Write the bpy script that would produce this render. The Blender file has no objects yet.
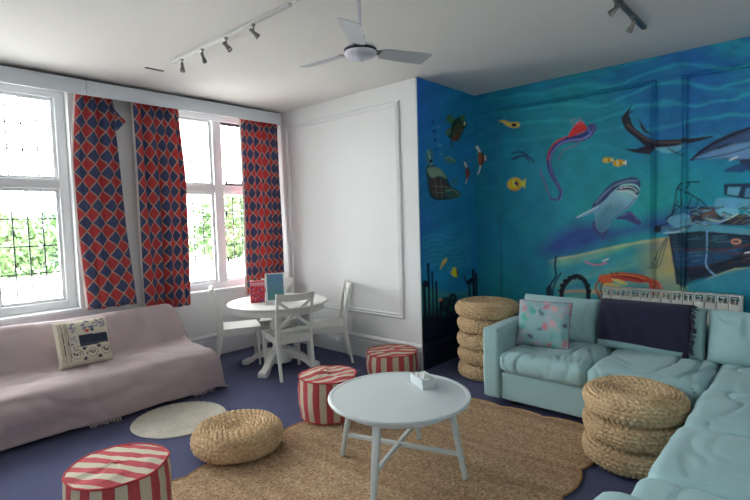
import bpy, bmesh, math, random
import numpy as np
from mathutils import Vector, Matrix, noise

# ------------------------------------------------------------------ camera, sky, exposure
scene = bpy.context.scene
COL = scene.collection
FOC, YAW, PITCH, ROLL, EYE = 491.8, -0.73279, 0.0626145, -0.02827, 1.62   # focal length in px of a 750 px wide frame
_f = np.array([math.sin(YAW) * math.cos(PITCH), math.cos(YAW) * math.cos(PITCH), -math.sin(PITCH)])
_r0 = np.array([math.cos(YAW), -math.sin(YAW), 0.0])
_u0 = np.cross(_r0, _f)
_r = math.cos(ROLL) * _r0 + math.sin(ROLL) * _u0
_u = -math.sin(ROLL) * _r0 + math.cos(ROLL) * _u0
cam_data = bpy.data.cameras.new('camera')
cam_data.sensor_width = 36.0
cam_data.lens = FOC / 750 * 36.0
cam_data.clip_start = 0.02
cam = bpy.data.objects.new('camera', cam_data)
COL.objects.link(cam)
cam.matrix_world = Matrix(((_r[0], _u[0], -_f[0], 0), (_r[1], _u[1], -_f[1], 0), (_r[2], _u[2], -_f[2], EYE), (0, 0, 0, 1)))
scene.camera = cam

world = bpy.data.worlds.new('overcast_sky')
scene.world = world
world.use_nodes = True
wn = world.node_tree.nodes
bg = wn['Background']
bg.inputs['Color'].default_value = (0.985, 0.99, 1.0, 1)
bg.inputs['Strength'].default_value = 9.0

vs = scene.view_settings
vs.view_transform = 'Standard'
vs.look = 'None'
vs.gamma = 1
vs.use_curve_mapping = False
vs.exposure = 1.5

# ------------------------------------------------------------------ main measures of the room (metres)
CEIL = 3.065
XW = -5.50          # window wall, inner face
YW = 4.15           # white panelled wall, inner face
XR = -3.09          # side of the mural alcove
YM = 5.29           # back of the mural alcove
XE = 0.95           # wall on the camera's right
YB = -2.2           # wall behind the camera
WT = 0.30           # wall thickness
WIN = [(0.26, 1.66), (2.62, 4.02), (-1.90, -0.50)]      # window openings along the window wall, the last one added for its daylight
WZ0, WZ1 = 0.80, 2.97

# window portals: guides for the sky light only
for (a, b) in WIN:
    ld = bpy.data.lights.new('window_portal', 'AREA')
    ld.shape = 'RECTANGLE'
    ld.size = WZ1 - WZ0
    ld.size_y = b - a
    ld.cycles.is_portal = True
    lo = bpy.data.objects.new('window_portal', ld)
    lo.location = (XW - WT - 0.02, (a + b) / 2, (WZ0 + WZ1) / 2)
    lo.rotation_euler = (0, -math.pi / 2, 0)
    COL.objects.link(lo)

# ------------------------------------------------------------------ helpers
def lin(c):
    out = []
    for v in c:
        v = v / 255.0
        out.append(v / 12.92 if v <= 0.04045 else ((v + 0.055) / 1.055) ** 2.4)
    return tuple(out)

class NT:
    """small helper around a material node tree"""
    def __init__(s, name):
        s.m = bpy.data.materials.new(name)
        s.m.use_nodes = True
        s.t = s.m.node_tree
        s.b = s.t.nodes['Principled BSDF']
    def n(s, kind, **kw):
        nd = s.t.nodes.new(kind)
        for k, v in kw.items():
            setattr(nd, k, v)
        return nd
    def l(s, a, b):
        s.t.links.new(a, b)
    def val(s, sock, v):
        if hasattr(v, 'bl_idname') or hasattr(v, 'is_linked'):
            s.l(v, sock)
        else:
            sock.default_value = v
    def math(s, op, a, b=0.0, c=None):
        nd = s.n('ShaderNodeMath', operation=op)
        s.val(nd.inputs[0], a)
        s.val(nd.inputs[1], b)
        if c is not None:
            s.val(nd.inputs[2], c)
        return nd.outputs[0]
    def mix(s, fac, a, b):
        nd = s.n('ShaderNodeMix', data_type='RGBA')
        s.val(nd.inputs[0], fac)
        for sock, v in ((nd.inputs[6], a), (nd.inputs[7], b)):
            if isinstance(v, tuple):
                sock.default_value = (*v[:3], 1)
            else:
                s.l(v, sock)
        return nd.outputs[2]
    def noise(s, scale, detail=3.0, vec=None, rough=0.5):
        nd = s.n('ShaderNodeTexNoise')
        nd.inputs['Scale'].default_value = scale
        nd.inputs['Detail'].default_value = detail
        nd.inputs['Roughness'].default_value = rough
        if vec is None:
            vec = s.coord()
        s.l(vec, nd.inputs['Vector'])
        return nd.outputs['Fac']
    def coord(s, which='Object'):
        if not hasattr(s, '_tc'):
            s._tc = s.n('ShaderNodeTexCoord')
        return s._tc.outputs[which]
    def bump(s, h, strength=0.3, dist=0.01):
        nd = s.n('ShaderNodeBump')
        nd.inputs['Strength'].default_value = strength
        nd.inputs['Distance'].default_value = dist
        s.l(h, nd.inputs['Height'])
        s.l(nd.outputs[0], s.b.inputs['Normal'])
    def set(s, **kw):
        for k, v in kw.items():
            s.b.inputs[k.replace('_', ' ')].default_value = v

def mat(name, col, rough=0.6, var=0.06, vscale=6.0, bump=0.0, bscale=80.0, bdist=0.004, metal=0.0, spec=0.4, sheen=0.0):
    t = NT(name)
    c = lin(col)
    nz = t.noise(vscale, 4)
    a = tuple(x * (1 - var) for x in c)
    b = tuple(min(1, x * (1 + var)) for x in c)
    t.l(t.mix(nz, a, b), t.b.inputs['Base Color'])
    t.set(Roughness=rough, Metallic=metal)
    t.b.inputs['Specular IOR Level'].default_value = spec
    if sheen:
        t.b.inputs['Sheen Weight'].default_value = sheen
    if bump:
        t.bump(t.noise(bscale, 3), bump, bdist)
    return t.m

class MB:
    """collects shapes and links them as ONE mesh object"""
    def __init__(s):
        s.v, s.f, s.uv, s.c = [], [], None, None
    def add(s, vs, fs):
        o = len(s.v)
        s.v += [tuple(map(float, p)) for p in vs]
        s.f += [tuple(i + o for i in f) for f in fs]
        return s
    def box(s, x0, x1, y0, y1, z0, z1):
        vs = [(x, y, z) for z in (z0, z1) for y in (y0, y1) for x in (x0, x1)]
        return s.add(vs, [(0, 2, 3, 1), (4, 5, 7, 6), (0, 1, 5, 4), (1, 3, 7, 5), (3, 2, 6, 7), (2, 0, 4, 6)])
    def rbox(s, c, d, bev=0.01, seg=2, rot=None):
        bm = bmesh.new()
        bmesh.ops.create_cube(bm, size=1)
        bmesh.ops.scale(bm, vec=d, verts=bm.verts)
        bmesh.ops.bevel(bm, geom=list(bm.edges), offset=min(bev, min(d) * 0.49), segments=seg, profile=0.5, affect='EDGES')
        R = rot if rot is not None else Matrix.Identity(3)
        bm.verts.index_update()
        vs = [R @ v.co + Vector(c) for v in bm.verts]
        fs = [[v.index for v in f.verts] for f in bm.faces]
        bm.free()
        return s.add(vs, fs)
    def bar(s, p0, p1, w, t, w1=None, t1=None, up=(0, 0, 1), bev=0.0):
        """rectangular bar from p0 to p1, w wide (sideways) and t thick (along up)"""
        w1 = w if w1 is None else w1
        t1 = t if t1 is None else t1
        p0, p1, up = Vector(p0), Vector(p1), Vector(up)
        d = (p1 - p0).normalized()
        x = d.cross(up).normalized()
        y = x.cross(d).normalized()
        vs = []
        for p, ww, tt in ((p0, w, t), (p1, w1, t1)):
            for a, b in ((-1, -1), (1, -1), (1, 1), (-1, 1)):
                vs.append(p + x * a * ww / 2 + y * b * tt / 2)
        fs = [(0, 3, 2, 1), (4, 5, 6, 7)] + [(i, (i + 1) % 4, (i + 1) % 4 + 4, i + 4) for i in range(4)]
        if not bev:
            return s.add(vs, fs)
        bm = bmesh.new()
        bv = [bm.verts.new(v) for v in vs]
        for f in fs:
            bm.faces.new([bv[i] for i in f])
        bmesh.ops.recalc_face_normals(bm, faces=bm.faces)
        bmesh.ops.bevel(bm, geom=list(bm.edges), offset=bev, segments=2, profile=0.5, affect='EDGES')
        bm.verts.index_update()
        vs = [v.co.copy() for v in bm.verts]
        fs = [[v.index for v in f.verts] for f in bm.faces]
        bm.free()
        return s.add(vs, fs)
    def grid(s, P, cu=False, cv=False):
        P = np.asarray(P, float)
        nu, nv = P.shape[:2]
        fs = []
        for i in range(nu if cu else nu - 1):
            for j in range(nv if cv else nv - 1):
                a, b = i * nv + j, i * nv + (j + 1) % nv
                c, d = ((i + 1) % nu) * nv + (j + 1) % nv, ((i + 1) % nu) * nv + j
                fs.append((a, b, c, d))
        return s.add(P.reshape(-1, 3), fs)
    def lathe(s, prof, n=32, c=(0, 0, 0), a0=0.0, caps=True):
        """prof = [(radius, z), ...] from bottom to top"""
        P = np.zeros((len(prof), n, 3))
        th = a0 + np.arange(n) * 2 * math.pi / n
        for i, (r, z) in enumerate(prof):
            P[i, :, 0] = c[0] + r * np.cos(th)
            P[i, :, 1] = c[1] + r * np.sin(th)
            P[i, :, 2] = c[2] + z
        o = len(s.v)
        s.grid(P, cv=True)
        m = len(prof)
        if caps and prof[0][0] > 1e-4:
            s.f.append(tuple(o + j for j in reversed(range(n))))
        if caps and prof[-1][0] > 1e-4:
            s.f.append(tuple(o + (m - 1) * n + j for j in range(n)))
        return s
    def tube(s, pts, r, n=8, caps=True, closed=False):
        pts = [Vector(p) for p in pts]
        m = len(pts)
        rs = r if hasattr(r, '__len__') else [r] * m
        o = len(s.v)
        prev = None
        P = np.zeros((m, n, 3))
        for i, p in enumerate(pts):
            if closed:
                d = pts[(i + 1) % m] - pts[i - 1]
            else:
                d = pts[min(i + 1, m - 1)] - pts[max(i - 1, 0)]
            d.normalize()
            if prev is None:
                ref = Vector((0, 0, 1)) if abs(d.z) < 0.9 else Vector((1, 0, 0))
                x = d.cross(ref).normalized()
            else:
                x = (prev - d * prev.dot(d)).normalized()
            prev = x
            y = d.cross(x)
            for j in range(n):
                a = 2 * math.pi * j / n
                P[i, j] = p + (x * math.cos(a) + y * math.sin(a)) * rs[i]
        s.grid(P, cu=closed, cv=True)
        if caps and not closed:
            s.f.append(tuple(o + j for j in range(n)))
            s.f.append(tuple(o + (m - 1) * n + j for j in reversed(range(n))))
        return s
    def prism(s, poly, axis, a, b):
        """extrude a 2-D polygon along axis (0,1,2) from a to b"""
        n = len(poly)
        vs = []
        for h in (a, b):
            for (p, q) in poly:
                w = [p, q]
                w.insert(axis, h)
                vs.append(w)
        fs = [tuple(reversed(range(n))), tuple(range(n, 2 * n))]
        fs += [(i, (i + 1) % n, (i + 1) % n + n, i + n) for i in range(n)]
        return s.add(vs, fs)
    def mesh(s, name, material, smooth=True, angle=40):
        me = bpy.data.meshes.new(name)
        me.from_pydata(s.v, [], s.f)
        bm = bmesh.new()
        bm.from_mesh(me)
        bmesh.ops.recalc_face_normals(bm, faces=bm.faces)
        bm.to_mesh(me)
        bm.free()
        if s.uv is not None:
            lay = me.uv_layers.new(name='UVMap')
            li = np.zeros(len(me.loops), np.int32)
            me.loops.foreach_get('vertex_index', li)
            lay.data.foreach_set('uv', np.asarray(s.uv, np.float32)[li].ravel())
        if s.c is not None:
            at = me.color_attributes.new('Col', 'FLOAT_COLOR', 'POINT')
            rgba = np.ones((len(s.v), 4), np.float32)
            rgba[:, :3] = s.c
            at.data.foreach_set('color', rgba.ravel())
        me.polygons.foreach_set('use_smooth', [bool(smooth)] * len(me.polygons))
        if smooth:
            me.set_sharp_from_angle(angle=math.radians(angle))
        me.materials.append(material)
        me.update()
        return me
    def build(s, name, material, parent=None, smooth=True, angle=40, loc=None):
        o = bpy.data.objects.new(name, s.mesh(name, material, smooth, angle))
        COL.objects.link(o)
        if parent is not None:
            o.parent = parent
        if loc is not None:
            o.location = loc
        return o

def tag(o, label=None, cat=None, group=None, kind=None):
    for k, v in (('label', label), ('category', cat), ('group', group), ('kind', kind)):
        if v:
            o[k] = v
    return o

def thing(name, label, cat, loc=(0, 0, 0), rotz=0.0, group=None):
    o = bpy.data.objects.new(name, None)
    o.empty_display_size = 0.1
    COL.objects.link(o)
    o.location = loc
    o.rotation_euler = (0, 0, rotz)
    return tag(o, label, cat, group)

def struct(name, mb, m, smooth=False, label=None):
    o = mb.build(name, m, smooth=smooth)
    o['kind'] = 'structure'
    if label:
        o['label'] = label
    return o

def copy_tree(o, parent=None):
    c = o.copy()
    COL.objects.link(c)
    c.parent = parent
    for ch in list(o.children):
        copy_tree(ch, c)
    return c

def put(o, loc=None, rotz=None, scale=None, label=None, group=None):
    if loc is not None:
        o.location = loc
    if rotz is not None:
        o.rotation_euler = (0, 0, rotz)
    if scale is not None:
        o.scale = scale
    return tag(o, label, None, group)

def fbm(p, oct=3):
    return noise.fractal(Vector(p), 0.6, 2.1, oct, noise_basis='PERLIN_ORIGINAL')

def catmull(pts, k=6, closed=True):
    pts = np.asarray(pts, float)
    n = len(pts)
    out = []
    for i in range(n if closed else n - 1):
        if closed:
            p0, p1, p2, p3 = pts[i - 1], pts[i], pts[(i + 1) % n], pts[(i + 2) % n]
        else:
            p0, p1, p2, p3 = pts[max(i - 1, 0)], pts[i], pts[i + 1], pts[min(i + 2, n - 1)]
        for j in range(k):
            t = j / k
            out.append(0.5 * (2 * p1 + (p2 - p0) * t + (2 * p0 - 5 * p1 + 4 * p2 - p3) * t * t + (3 * p1 - p0 - 3 * p2 + p3) * t ** 3))
    if not closed:
        out.append(pts[-1])
    return np.array(out)

# ------------------------------------------------------------------ materials
M = {}
M['wall'] = mat('white_wall_paint', (236, 238, 238), 0.7, 0.02, 3, 0.05, 60)
M['ceiling'] = mat('ceiling_paint', (232, 229, 225), 0.8, 0.02, 2, 0.05, 40)
M['trim'] = mat('white_gloss_trim', (232, 234, 236), 0.4, 0.02, 4)
M['pelmet'] = mat('pelmet_paint', (226, 232, 238), 0.5, 0.02, 4)
M['window'] = mat('window_paint', (238, 240, 242), 0.45, 0.02, 4)
M['lead'] = mat('lead_came', (84, 88, 94), 0.6, 0.1, 30)
M['iron'] = mat('black_iron', (38, 38, 42), 0.5, 0.1, 30)
M['dark'] = mat('dark_gap', (40, 40, 44), 0.8)
M['white_lacquer'] = mat('white_lacquer', (232, 232, 226), 0.35, 0.03, 5)
M['table_lacquer'] = mat('table_lacquer', (208, 217, 218), 0.3, 0.02, 4)
M['fan'] = mat('fan_enamel', (214, 214, 226), 0.35, 0.02, 4)
M['fan_blade'] = mat('fan_blade', (196, 198, 202), 0.45, 0.03, 4)
M['steel'] = mat('brushed_steel', (138, 136, 132), 0.4, 0.06, 30, metal=0.8)
M['track'] = mat('track_white', (205, 205, 203), 0.45)
M['sofa'] = mat('aqua_cotton', (158, 194, 198), 0.85, 0.10, 5, 0.4, 110, 0.004, sheen=0.2)
M['navy'] = mat('navy_wool', (34, 34, 60), 0.95, 0.12, 30, 0.5, 300, 0.003, sheen=0.2)
M['pink'] = mat('dusty_pink_cotton', (184, 166, 168), 0.9, 0.05, 12, 0.3, 200, 0.002, sheen=0.15)
M['fringe'] = mat('cream_fringe', (206, 190, 186), 0.9)
M['futon'] = mat('grey_futon', (150, 140, 140), 0.9)
M['black_wood'] = mat('dark_wood', (40, 34, 34), 0.6)
M['radiator'] = mat('radiator_enamel', (226, 226, 220), 0.4, 0.02)
M['rubber'] = mat('black_foot', (30, 30, 32), 0.7)
M['lining'] = mat('curtain_lining', (214, 204, 200), 0.9)

def carpet():
    t = NT('blue_carpet')
    big = t.noise(1.6, 4)
    fine = t.noise(170, 2)
    c = t.mix(big, lin((84, 88, 117)), lin((106, 111, 142)))
    c2 = t.mix(t.math('MULTIPLY', fine, 0.6), c, lin((66, 69, 100)))
    t.l(c2, t.b.inputs['Base Color'])
    t.set(Roughness=0.95)
    t.b.inputs['Specular IOR Level'].default_value = 0.1
    t.bump(fine, 0.6, 0.006)
    return t.m
M['carpet'] = carpet()

def straw(name, a, b, d, sc=40):
    t = NT(name)
    sn = t.n('ShaderNodeMapRange')
    sn.inputs[1].default_value = 0.25
    sn.inputs[2].default_value = 0.75
    t.l(t.noise(sc, 4), sn.inputs[0])
    n1 = sn.outputs[0]
    n2 = t.noise(6, 3)
    c = t.mix(n1, lin(a), lin(b))
    ramp = t.math('MULTIPLY', t.math('SUBTRACT', n2, 0.42), 2.6)
    nd = t.n('ShaderNodeClamp')
    t.l(ramp, nd.inputs[0])
    c = t.mix(t.math('MULTIPLY', nd.outputs[0], 0.5), c, lin(d))
    t.l(c, t.b.inputs['Base Color'])
    t.set(Roughness=0.75)
    t.b.inputs['Specular IOR Level'].default_value = 0.25
    t.bump(t.noise(220, 3), 0.5, 0.003)
    return t.m
M['straw'] = straw('banana_fibre', (184, 150, 110), (240, 214, 174), (160, 124, 88), 50)
M['mat'] = straw('pale_braid', (186, 180, 166), (216, 212, 200), (166, 160, 146), 60)

def rug_mat():
    t = NT('jute_braid')
    uv = t.coord('Object')
    sep = t.n('ShaderNodeSeparateXYZ')
    t.l(uv, sep.inputs[0])
    wob = t.noise(3, 2)
    v = t.math('ADD', t.math('MULTIPLY', sep.outputs[1], 1.0), t.math('MULTIPLY', wob, 0.03))
    row = t.math('FRACT', t.math('MULTIPLY', v, 55.0))
    ridge = t.math('SUBTRACT', 1.0, t.math('ABSOLUTE', t.math('SUBTRACT', t.math('MULTIPLY', row, 2.0), 1.0)))
    sn = t.n('ShaderNodeMapRange')
    sn.inputs[1].default_value = 0.33
    sn.inputs[2].default_value = 0.67
    t.l(t.noise(62, 4, None, 0.65), sn.inputs[0])
    strand = sn.outputs[0]
    band = t.n('ShaderNodeTexNoise', noise_dimensions='1D')
    band.inputs['Scale'].default_value = 9.0
    band.inputs['Detail'].default_value = 4
    t.l(v, band.inputs['W'])
    c = t.mix(strand, lin((144, 113, 84)), lin((228, 198, 162)))
    bnd = t.n('ShaderNodeMapRange')
    bnd.inputs[1].default_value = 0.42
    bnd.inputs[2].default_value = 0.66
    t.l(band.outputs['Fac'], bnd.inputs[0])
    c = t.mix(t.math('MULTIPLY', bnd.outputs[0], 0.35), c, lin((138, 104, 76)))
    spot = t.n('ShaderNodeMapRange')
    spot.inputs[1].default_value = 0.70
    spot.inputs[2].default_value = 0.78
    t.l(t.noise(24, 2), spot.inputs[0])
    c = t.mix(t.math('MULTIPLY', spot.outputs[0], 0.6), c, lin((96, 70, 52)))
    t.l(c, t.b.inputs['Base Color'])
    t.set(Roughness=0.95)
    t.b.inputs['Specular IOR Level'].default_value = 0.1
    t.bump(t.math('ADD', t.math('MULTIPLY', ridge, 0.6), strand), 0.8, 0.008)
    return t.m
M['rug'] = rug_mat()
M['rug_edge'] = mat('jute_edge', (176, 134, 94), 0.95, 0.2, 60, 0.6, 120, 0.006)

def curtain_mat():
    """red and navy diamonds with tan outlines; UV is in metres of cloth"""
    t = NT('diamond_curtain')
    uv = t.coord('UV')
    sep = t.n('ShaderNodeSeparateXYZ')
    t.l(uv, sep.inputs[0])
    s = t.math('DIVIDE', sep.outputs[0], 0.155)
    v = t.math('DIVIDE', sep.outputs[1], 0.166)
    p, q = t.math('ADD', s, v), t.math('SUBTRACT', s, v)
    i, j = t.math('FLOOR', p), t.math('FLOOR', q)
    par = t.math('FLOORED_MODULO', t.math('SUBTRACT', i, j), 2.0)
    def edge(x):
        fr = t.math('FRACT', x)
        return t.math('MINIMUM', fr, t.math('SUBTRACT', 1.0, fr))
    e = t.math('MINIMUM', edge(p), edge(q))
    line = t.math('LESS_THAN', e, 0.055)
    n = t.noise(90, 2)
    red = t.mix(n, lin((186, 64, 68)), lin((214, 88, 88)))
    nav = t.mix(n, lin((66, 76, 112)), lin((88, 100, 138)))
    c = t.mix(par, nav, red)
    c = t.mix(line, c, lin((200, 164, 150)))
    t.l(c, t.b.inputs['Base Color'])
    t.set(Roughness=0.85)
    t.b.inputs['Specular IOR Level'].default_value = 0.2
    # woven cloth lets a little of the daylight through
    tr = t.n('ShaderNodeBsdfTranslucent')
    t.l(c, tr.inputs['Color'])
    mx = t.n('ShaderNodeMixShader')
    mx.inputs[0].default_value = 0.22
    t.l(t.b.outputs[0], mx.inputs[1])
    t.l(tr.outputs[0], mx.inputs[2])
    out = [x for x in t.t.nodes if x.type == 'OUTPUT_MATERIAL'][0]
    t.l(mx.outputs[0], out.inputs['Surface'])
    t.bump(t.noise(400, 2), 0.2, 0.002)
    return t.m
M['curtain'] = curtain_mat()

def stripe_mat():
    """red and cream woven stripes across UV.x (one stripe pair per unit)"""
    t = NT('red_cream_stripe')
    sep = t.n('ShaderNodeSeparateXYZ')
    t.l(t.coord('UV'), sep.inputs[0])
    fr = t.math('FRACT', t.math('ADD', sep.outputs[0], t.math('MULTIPLY', t.noise(9, 2), 0.05)))
    st = t.math('LESS_THAN', fr, 0.5)
    n = t.noise(120, 2)
    red = t.mix(n, lin((174, 66, 74)), lin((204, 96, 100)))
    cre = t.mix(n, lin((186, 176, 152)), lin((216, 208, 188)))
    t.l(t.mix(st, cre, red), t.b.inputs['Base Color'])
    t.set(Roughness=0.9)
    t.b.inputs['Specular IOR Level'].default_value = 0.2
    t.bump(t.noise(300, 2), 0.3, 0.003)
    return t.m
M['stripe'] = stripe_mat()
M['piping'] = mat('red_piping', (186, 60, 68), 0.85, 0.1, 40)

def vcol_mat(name, rough=0.6, spec=0.3, bump=0.0, bscale=90):
    t = NT(name)
    at = t.n('ShaderNodeAttribute', attribute_name='Col')
    n = t.noise(70, 3)
    hsv = t.n('ShaderNodeHueSaturation')
    t.l(at.outputs['Color'], hsv.inputs['Color'])
    t.l(t.math('ADD', 0.9, t.math('MULTIPLY', n, 0.2)), hsv.inputs['Value'])
    t.l(hsv.outputs[0], t.b.inputs['Base Color'])
    t.set(Roughness=rough)
    t.b.inputs['Specular IOR Level'].default_value = spec
    if bump:
        t.bump(t.noise(bscale, 3), bump, 0.003)
    return t.m
M['mural'] = vcol_mat('mural_paint', 0.55, 0.3, 0.08, 60)
M['print'] = vcol_mat('printed_cotton', 0.9, 0.15, 0.3, 300)

def glass_mat():
    t = NT('window_glass')
    out = [x for x in t.t.nodes if x.type == 'OUTPUT_MATERIAL'][0]
    tr = t.n('ShaderNodeBsdfTransparent')
    tr.inputs['Color'].default_value = (0.96, 0.98, 0.98, 1)
    gl = t.n('ShaderNodeBsdfGlossy')
    gl.inputs['Roughness'].default_value = 0.03
    fr = t.n('ShaderNodeFresnel')
    fr.inputs['IOR'].default_value = 1.45
    mx = t.n('ShaderNodeMixShader')
    t.l(t.math('MULTIPLY', fr.outputs[0], 0.6), mx.inputs[0])
    t.l(tr.outputs[0], mx.inputs[1])
    t.l(gl.outputs[0], mx.inputs[2])
    t.l(mx.outputs[0], out.inputs['Surface'])
    return t.m
M['glass'] = glass_mat()
M['leaf'] = mat('tree_leaf', (82, 110, 64), 0.6, 0.35, 1.2)
M['leaf2'] = mat('tree_leaf_dark', (64, 92, 62), 0.6, 0.35, 1.2)
M['bark'] = mat('tree_bark', (120, 104, 88), 0.9, 0.2, 8, 0.5, 20)
M['render'] = mat('white_render', (232, 230, 226), 0.9, 0.04, 2)
M['paving'] = mat('pale_paving', (206, 204, 198), 0.9, 0.05, 2)

# ------------------------------------------------------------------ room shell
struct('floor', MB().box(XW - WT, XE + WT, YB - WT, YM + WT, -0.2, 0.0), M['carpet'], label='dark blue carpet floor')
struct('ceiling', MB().box(XW - WT, XE + WT, YB - WT, YM + WT, CEIL, CEIL + 0.2), M['ceiling'], label='white ceiling')
wb = MB()
wb.box(XW - WT, XW, YB - WT, YW + 0.02, 0, WZ0)
wb.box(XW - WT, XW, YB - WT, YW + 0.02, WZ1, CEIL)
ys = [YB - WT] + sorted(y for w in WIN for y in w) + [YW + 0.02]
for a, b in zip(ys[::2], ys[1::2]):
    wb.box(XW - WT, XW, a, b, WZ0, WZ1)
struct('wall_window', wb, M['wall'], label='white wall with two tall windows')
struct('wall_far', MB().box(XW - WT, XR - 0.012, YW, YM + WT, 0, CEIL), M['wall'], label='white panelled wall')
struct('wall_right', MB().box(XE, XE + WT, YB - WT, YM + WT, 0, CEIL), M['wall'])
struct('wall_rear', MB().box(XW - WT, XE + WT, YB - WT, YB, 0, CEIL), M['wall'])

# ------------------------------------------------------------------ the painted mural
def draft(P):
    """wall points -> drafting coordinates of the mural design"""
    d = np.asarray(P, float) - np.array([0, 0, EYE])
    w = d @ _f
    return 375 + FOC * (d @ _r) / w, 250 - FOC * (d @ _u) / w

rng = np.random.RandomState(7)
def swirl(x, y, sx, sy, n=10, seed=0):
    rg = np.random.RandomState(seed)
    out = np.zeros_like(x)
    for k in range(n):
        f = 1.0 + k * 0.6
        a = rg.uniform(-1, 1)
        out += np.sin((x / sx) * f * rg.uniform(.6, 1.2) + (y / sy) * f * a + rg.uniform(0, 6.28) + 0.8 * np.sin(y / sy * 0.7 + k)) / f
    return out / 2.2

class Paint:
    def __init__(s, P):
        s.x, s.y = draft(P)
        s.c = np.zeros((len(P), 3))
    def blend(s, a, col):
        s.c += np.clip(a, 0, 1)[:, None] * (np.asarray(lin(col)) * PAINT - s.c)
    def sdf(s, pts, closed=True):
        pts = np.asarray(pts, float)
        lo, hi = pts.min(0) - 14, pts.max(0) + 14
        idx = np.where((s.x > lo[0]) & (s.x < hi[0]) & (s.y > lo[1]) & (s.y < hi[1]))[0]
        x, y = s.x[idx], s.y[idx]
        d = np.full(len(idx), 1e9)
        par = np.full(len(idx), 1e9)
        ins = np.zeros(len(idx), bool)
        m = len(pts)
        for i in range(m if closed else m - 1):
            ax, ay = pts[i]
            bx, by = pts[(i + 1) % m]
            ex, ey = bx - ax, by - ay
            L = ex * ex + ey * ey + 1e-9
            t = np.clip(((x - ax) * ex + (y - ay) * ey) / L, 0, 1)
            dd = np.hypot(x - ax - t * ex, y - ay - t * ey)
            par = np.where(dd < d, (i + t) / m, par)
            d = np.minimum(d, dd)
            if closed:
                with np.errstate(divide='ignore', invalid='ignore'):
                    ins ^= ((ay > y) != (by > y)) & (x < ex * (y - ay) / (ey if ey else 1e-9) + ax)
        return idx, np.where(ins, -d, d), par
    def put(s, idx, a, col):
        a = np.clip(a, 0, 1)[:, None]
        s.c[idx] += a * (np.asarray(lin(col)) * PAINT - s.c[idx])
    def poly(s, pts, col, soft=1.0, alpha=1.0, smooth=True, col2=None, grad=(0, 1)):
        pp = catmull(pts, 5) if smooth else np.asarray(pts, float)
        idx, d, _ = s.sdf(pp)
        a = np.clip(0.5 - d / soft, 0, 1) * alpha
        s.put(idx, a, col)
        if col2 is not None:
            x, y = s.x[idx], s.y[idx]
            p = x * grad[0] + y * grad[1]
            q = np.asarray(pts) @ np.asarray(grad)
            s.put(idx, a * np.clip((p - q.min()) / (np.ptp(q) + 1e-6), 0, 1), col2)
    def line(s, pts, w, col, alpha=1.0, w1=None, smooth=True, soft=0.8):
        pp = catmull(pts, 6, False) if smooth else np.asarray(pts, float)
        idx, d, par = s.sdf(pp, False)
        ww = w if w1 is None else w + (w1 - w) * np.clip(par, 0, 1)
        s.put(idx, np.clip((ww / 2 - d) / soft + 0.5, 0, 1) * alpha, col)
    def ell(s, cx, cy, rx, ry, ang, col, soft=0.25, alpha=1.0):
        c, n = math.cos(ang), math.sin(ang)
        u = ((s.x - cx) * c + (s.y - cy) * n) / rx
        v = (-(s.x - cx) * n + (s.y - cy) * c) / ry
        s.blend(np.clip((1 - np.hypot(u, v)) / soft + 0.5, 0, 1) * alpha, col)

    def brush(s, seed):
        # visible brushwork: streaks of lighter, darker and warmer paint
        a = swirl(s.x, s.y, 9, 5, 12, seed)
        b = swirl(s.x + s.y * .5, s.y, 4, 3, 12, seed + 9)
        d = swirl(s.x, s.y, 22, 7, 10, seed + 20)
        s.c *= (1 + 0.07 * a + 0.07 * b + 0.05 * d)[:, None]
        s.c[:, 1] *= 1 + 0.06 * swirl(s.x, s.y, 15, 9, 8, seed + 31)
        s.c[:, 2] *= 1 + 0.08 * swirl(s.x, s.y, 18, 12, 8, seed + 37)
        return np.clip(s.c, 0, 0.9)

PAINT = 2.15         # the paint's own reflectance against its look in the dim alcove

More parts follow.
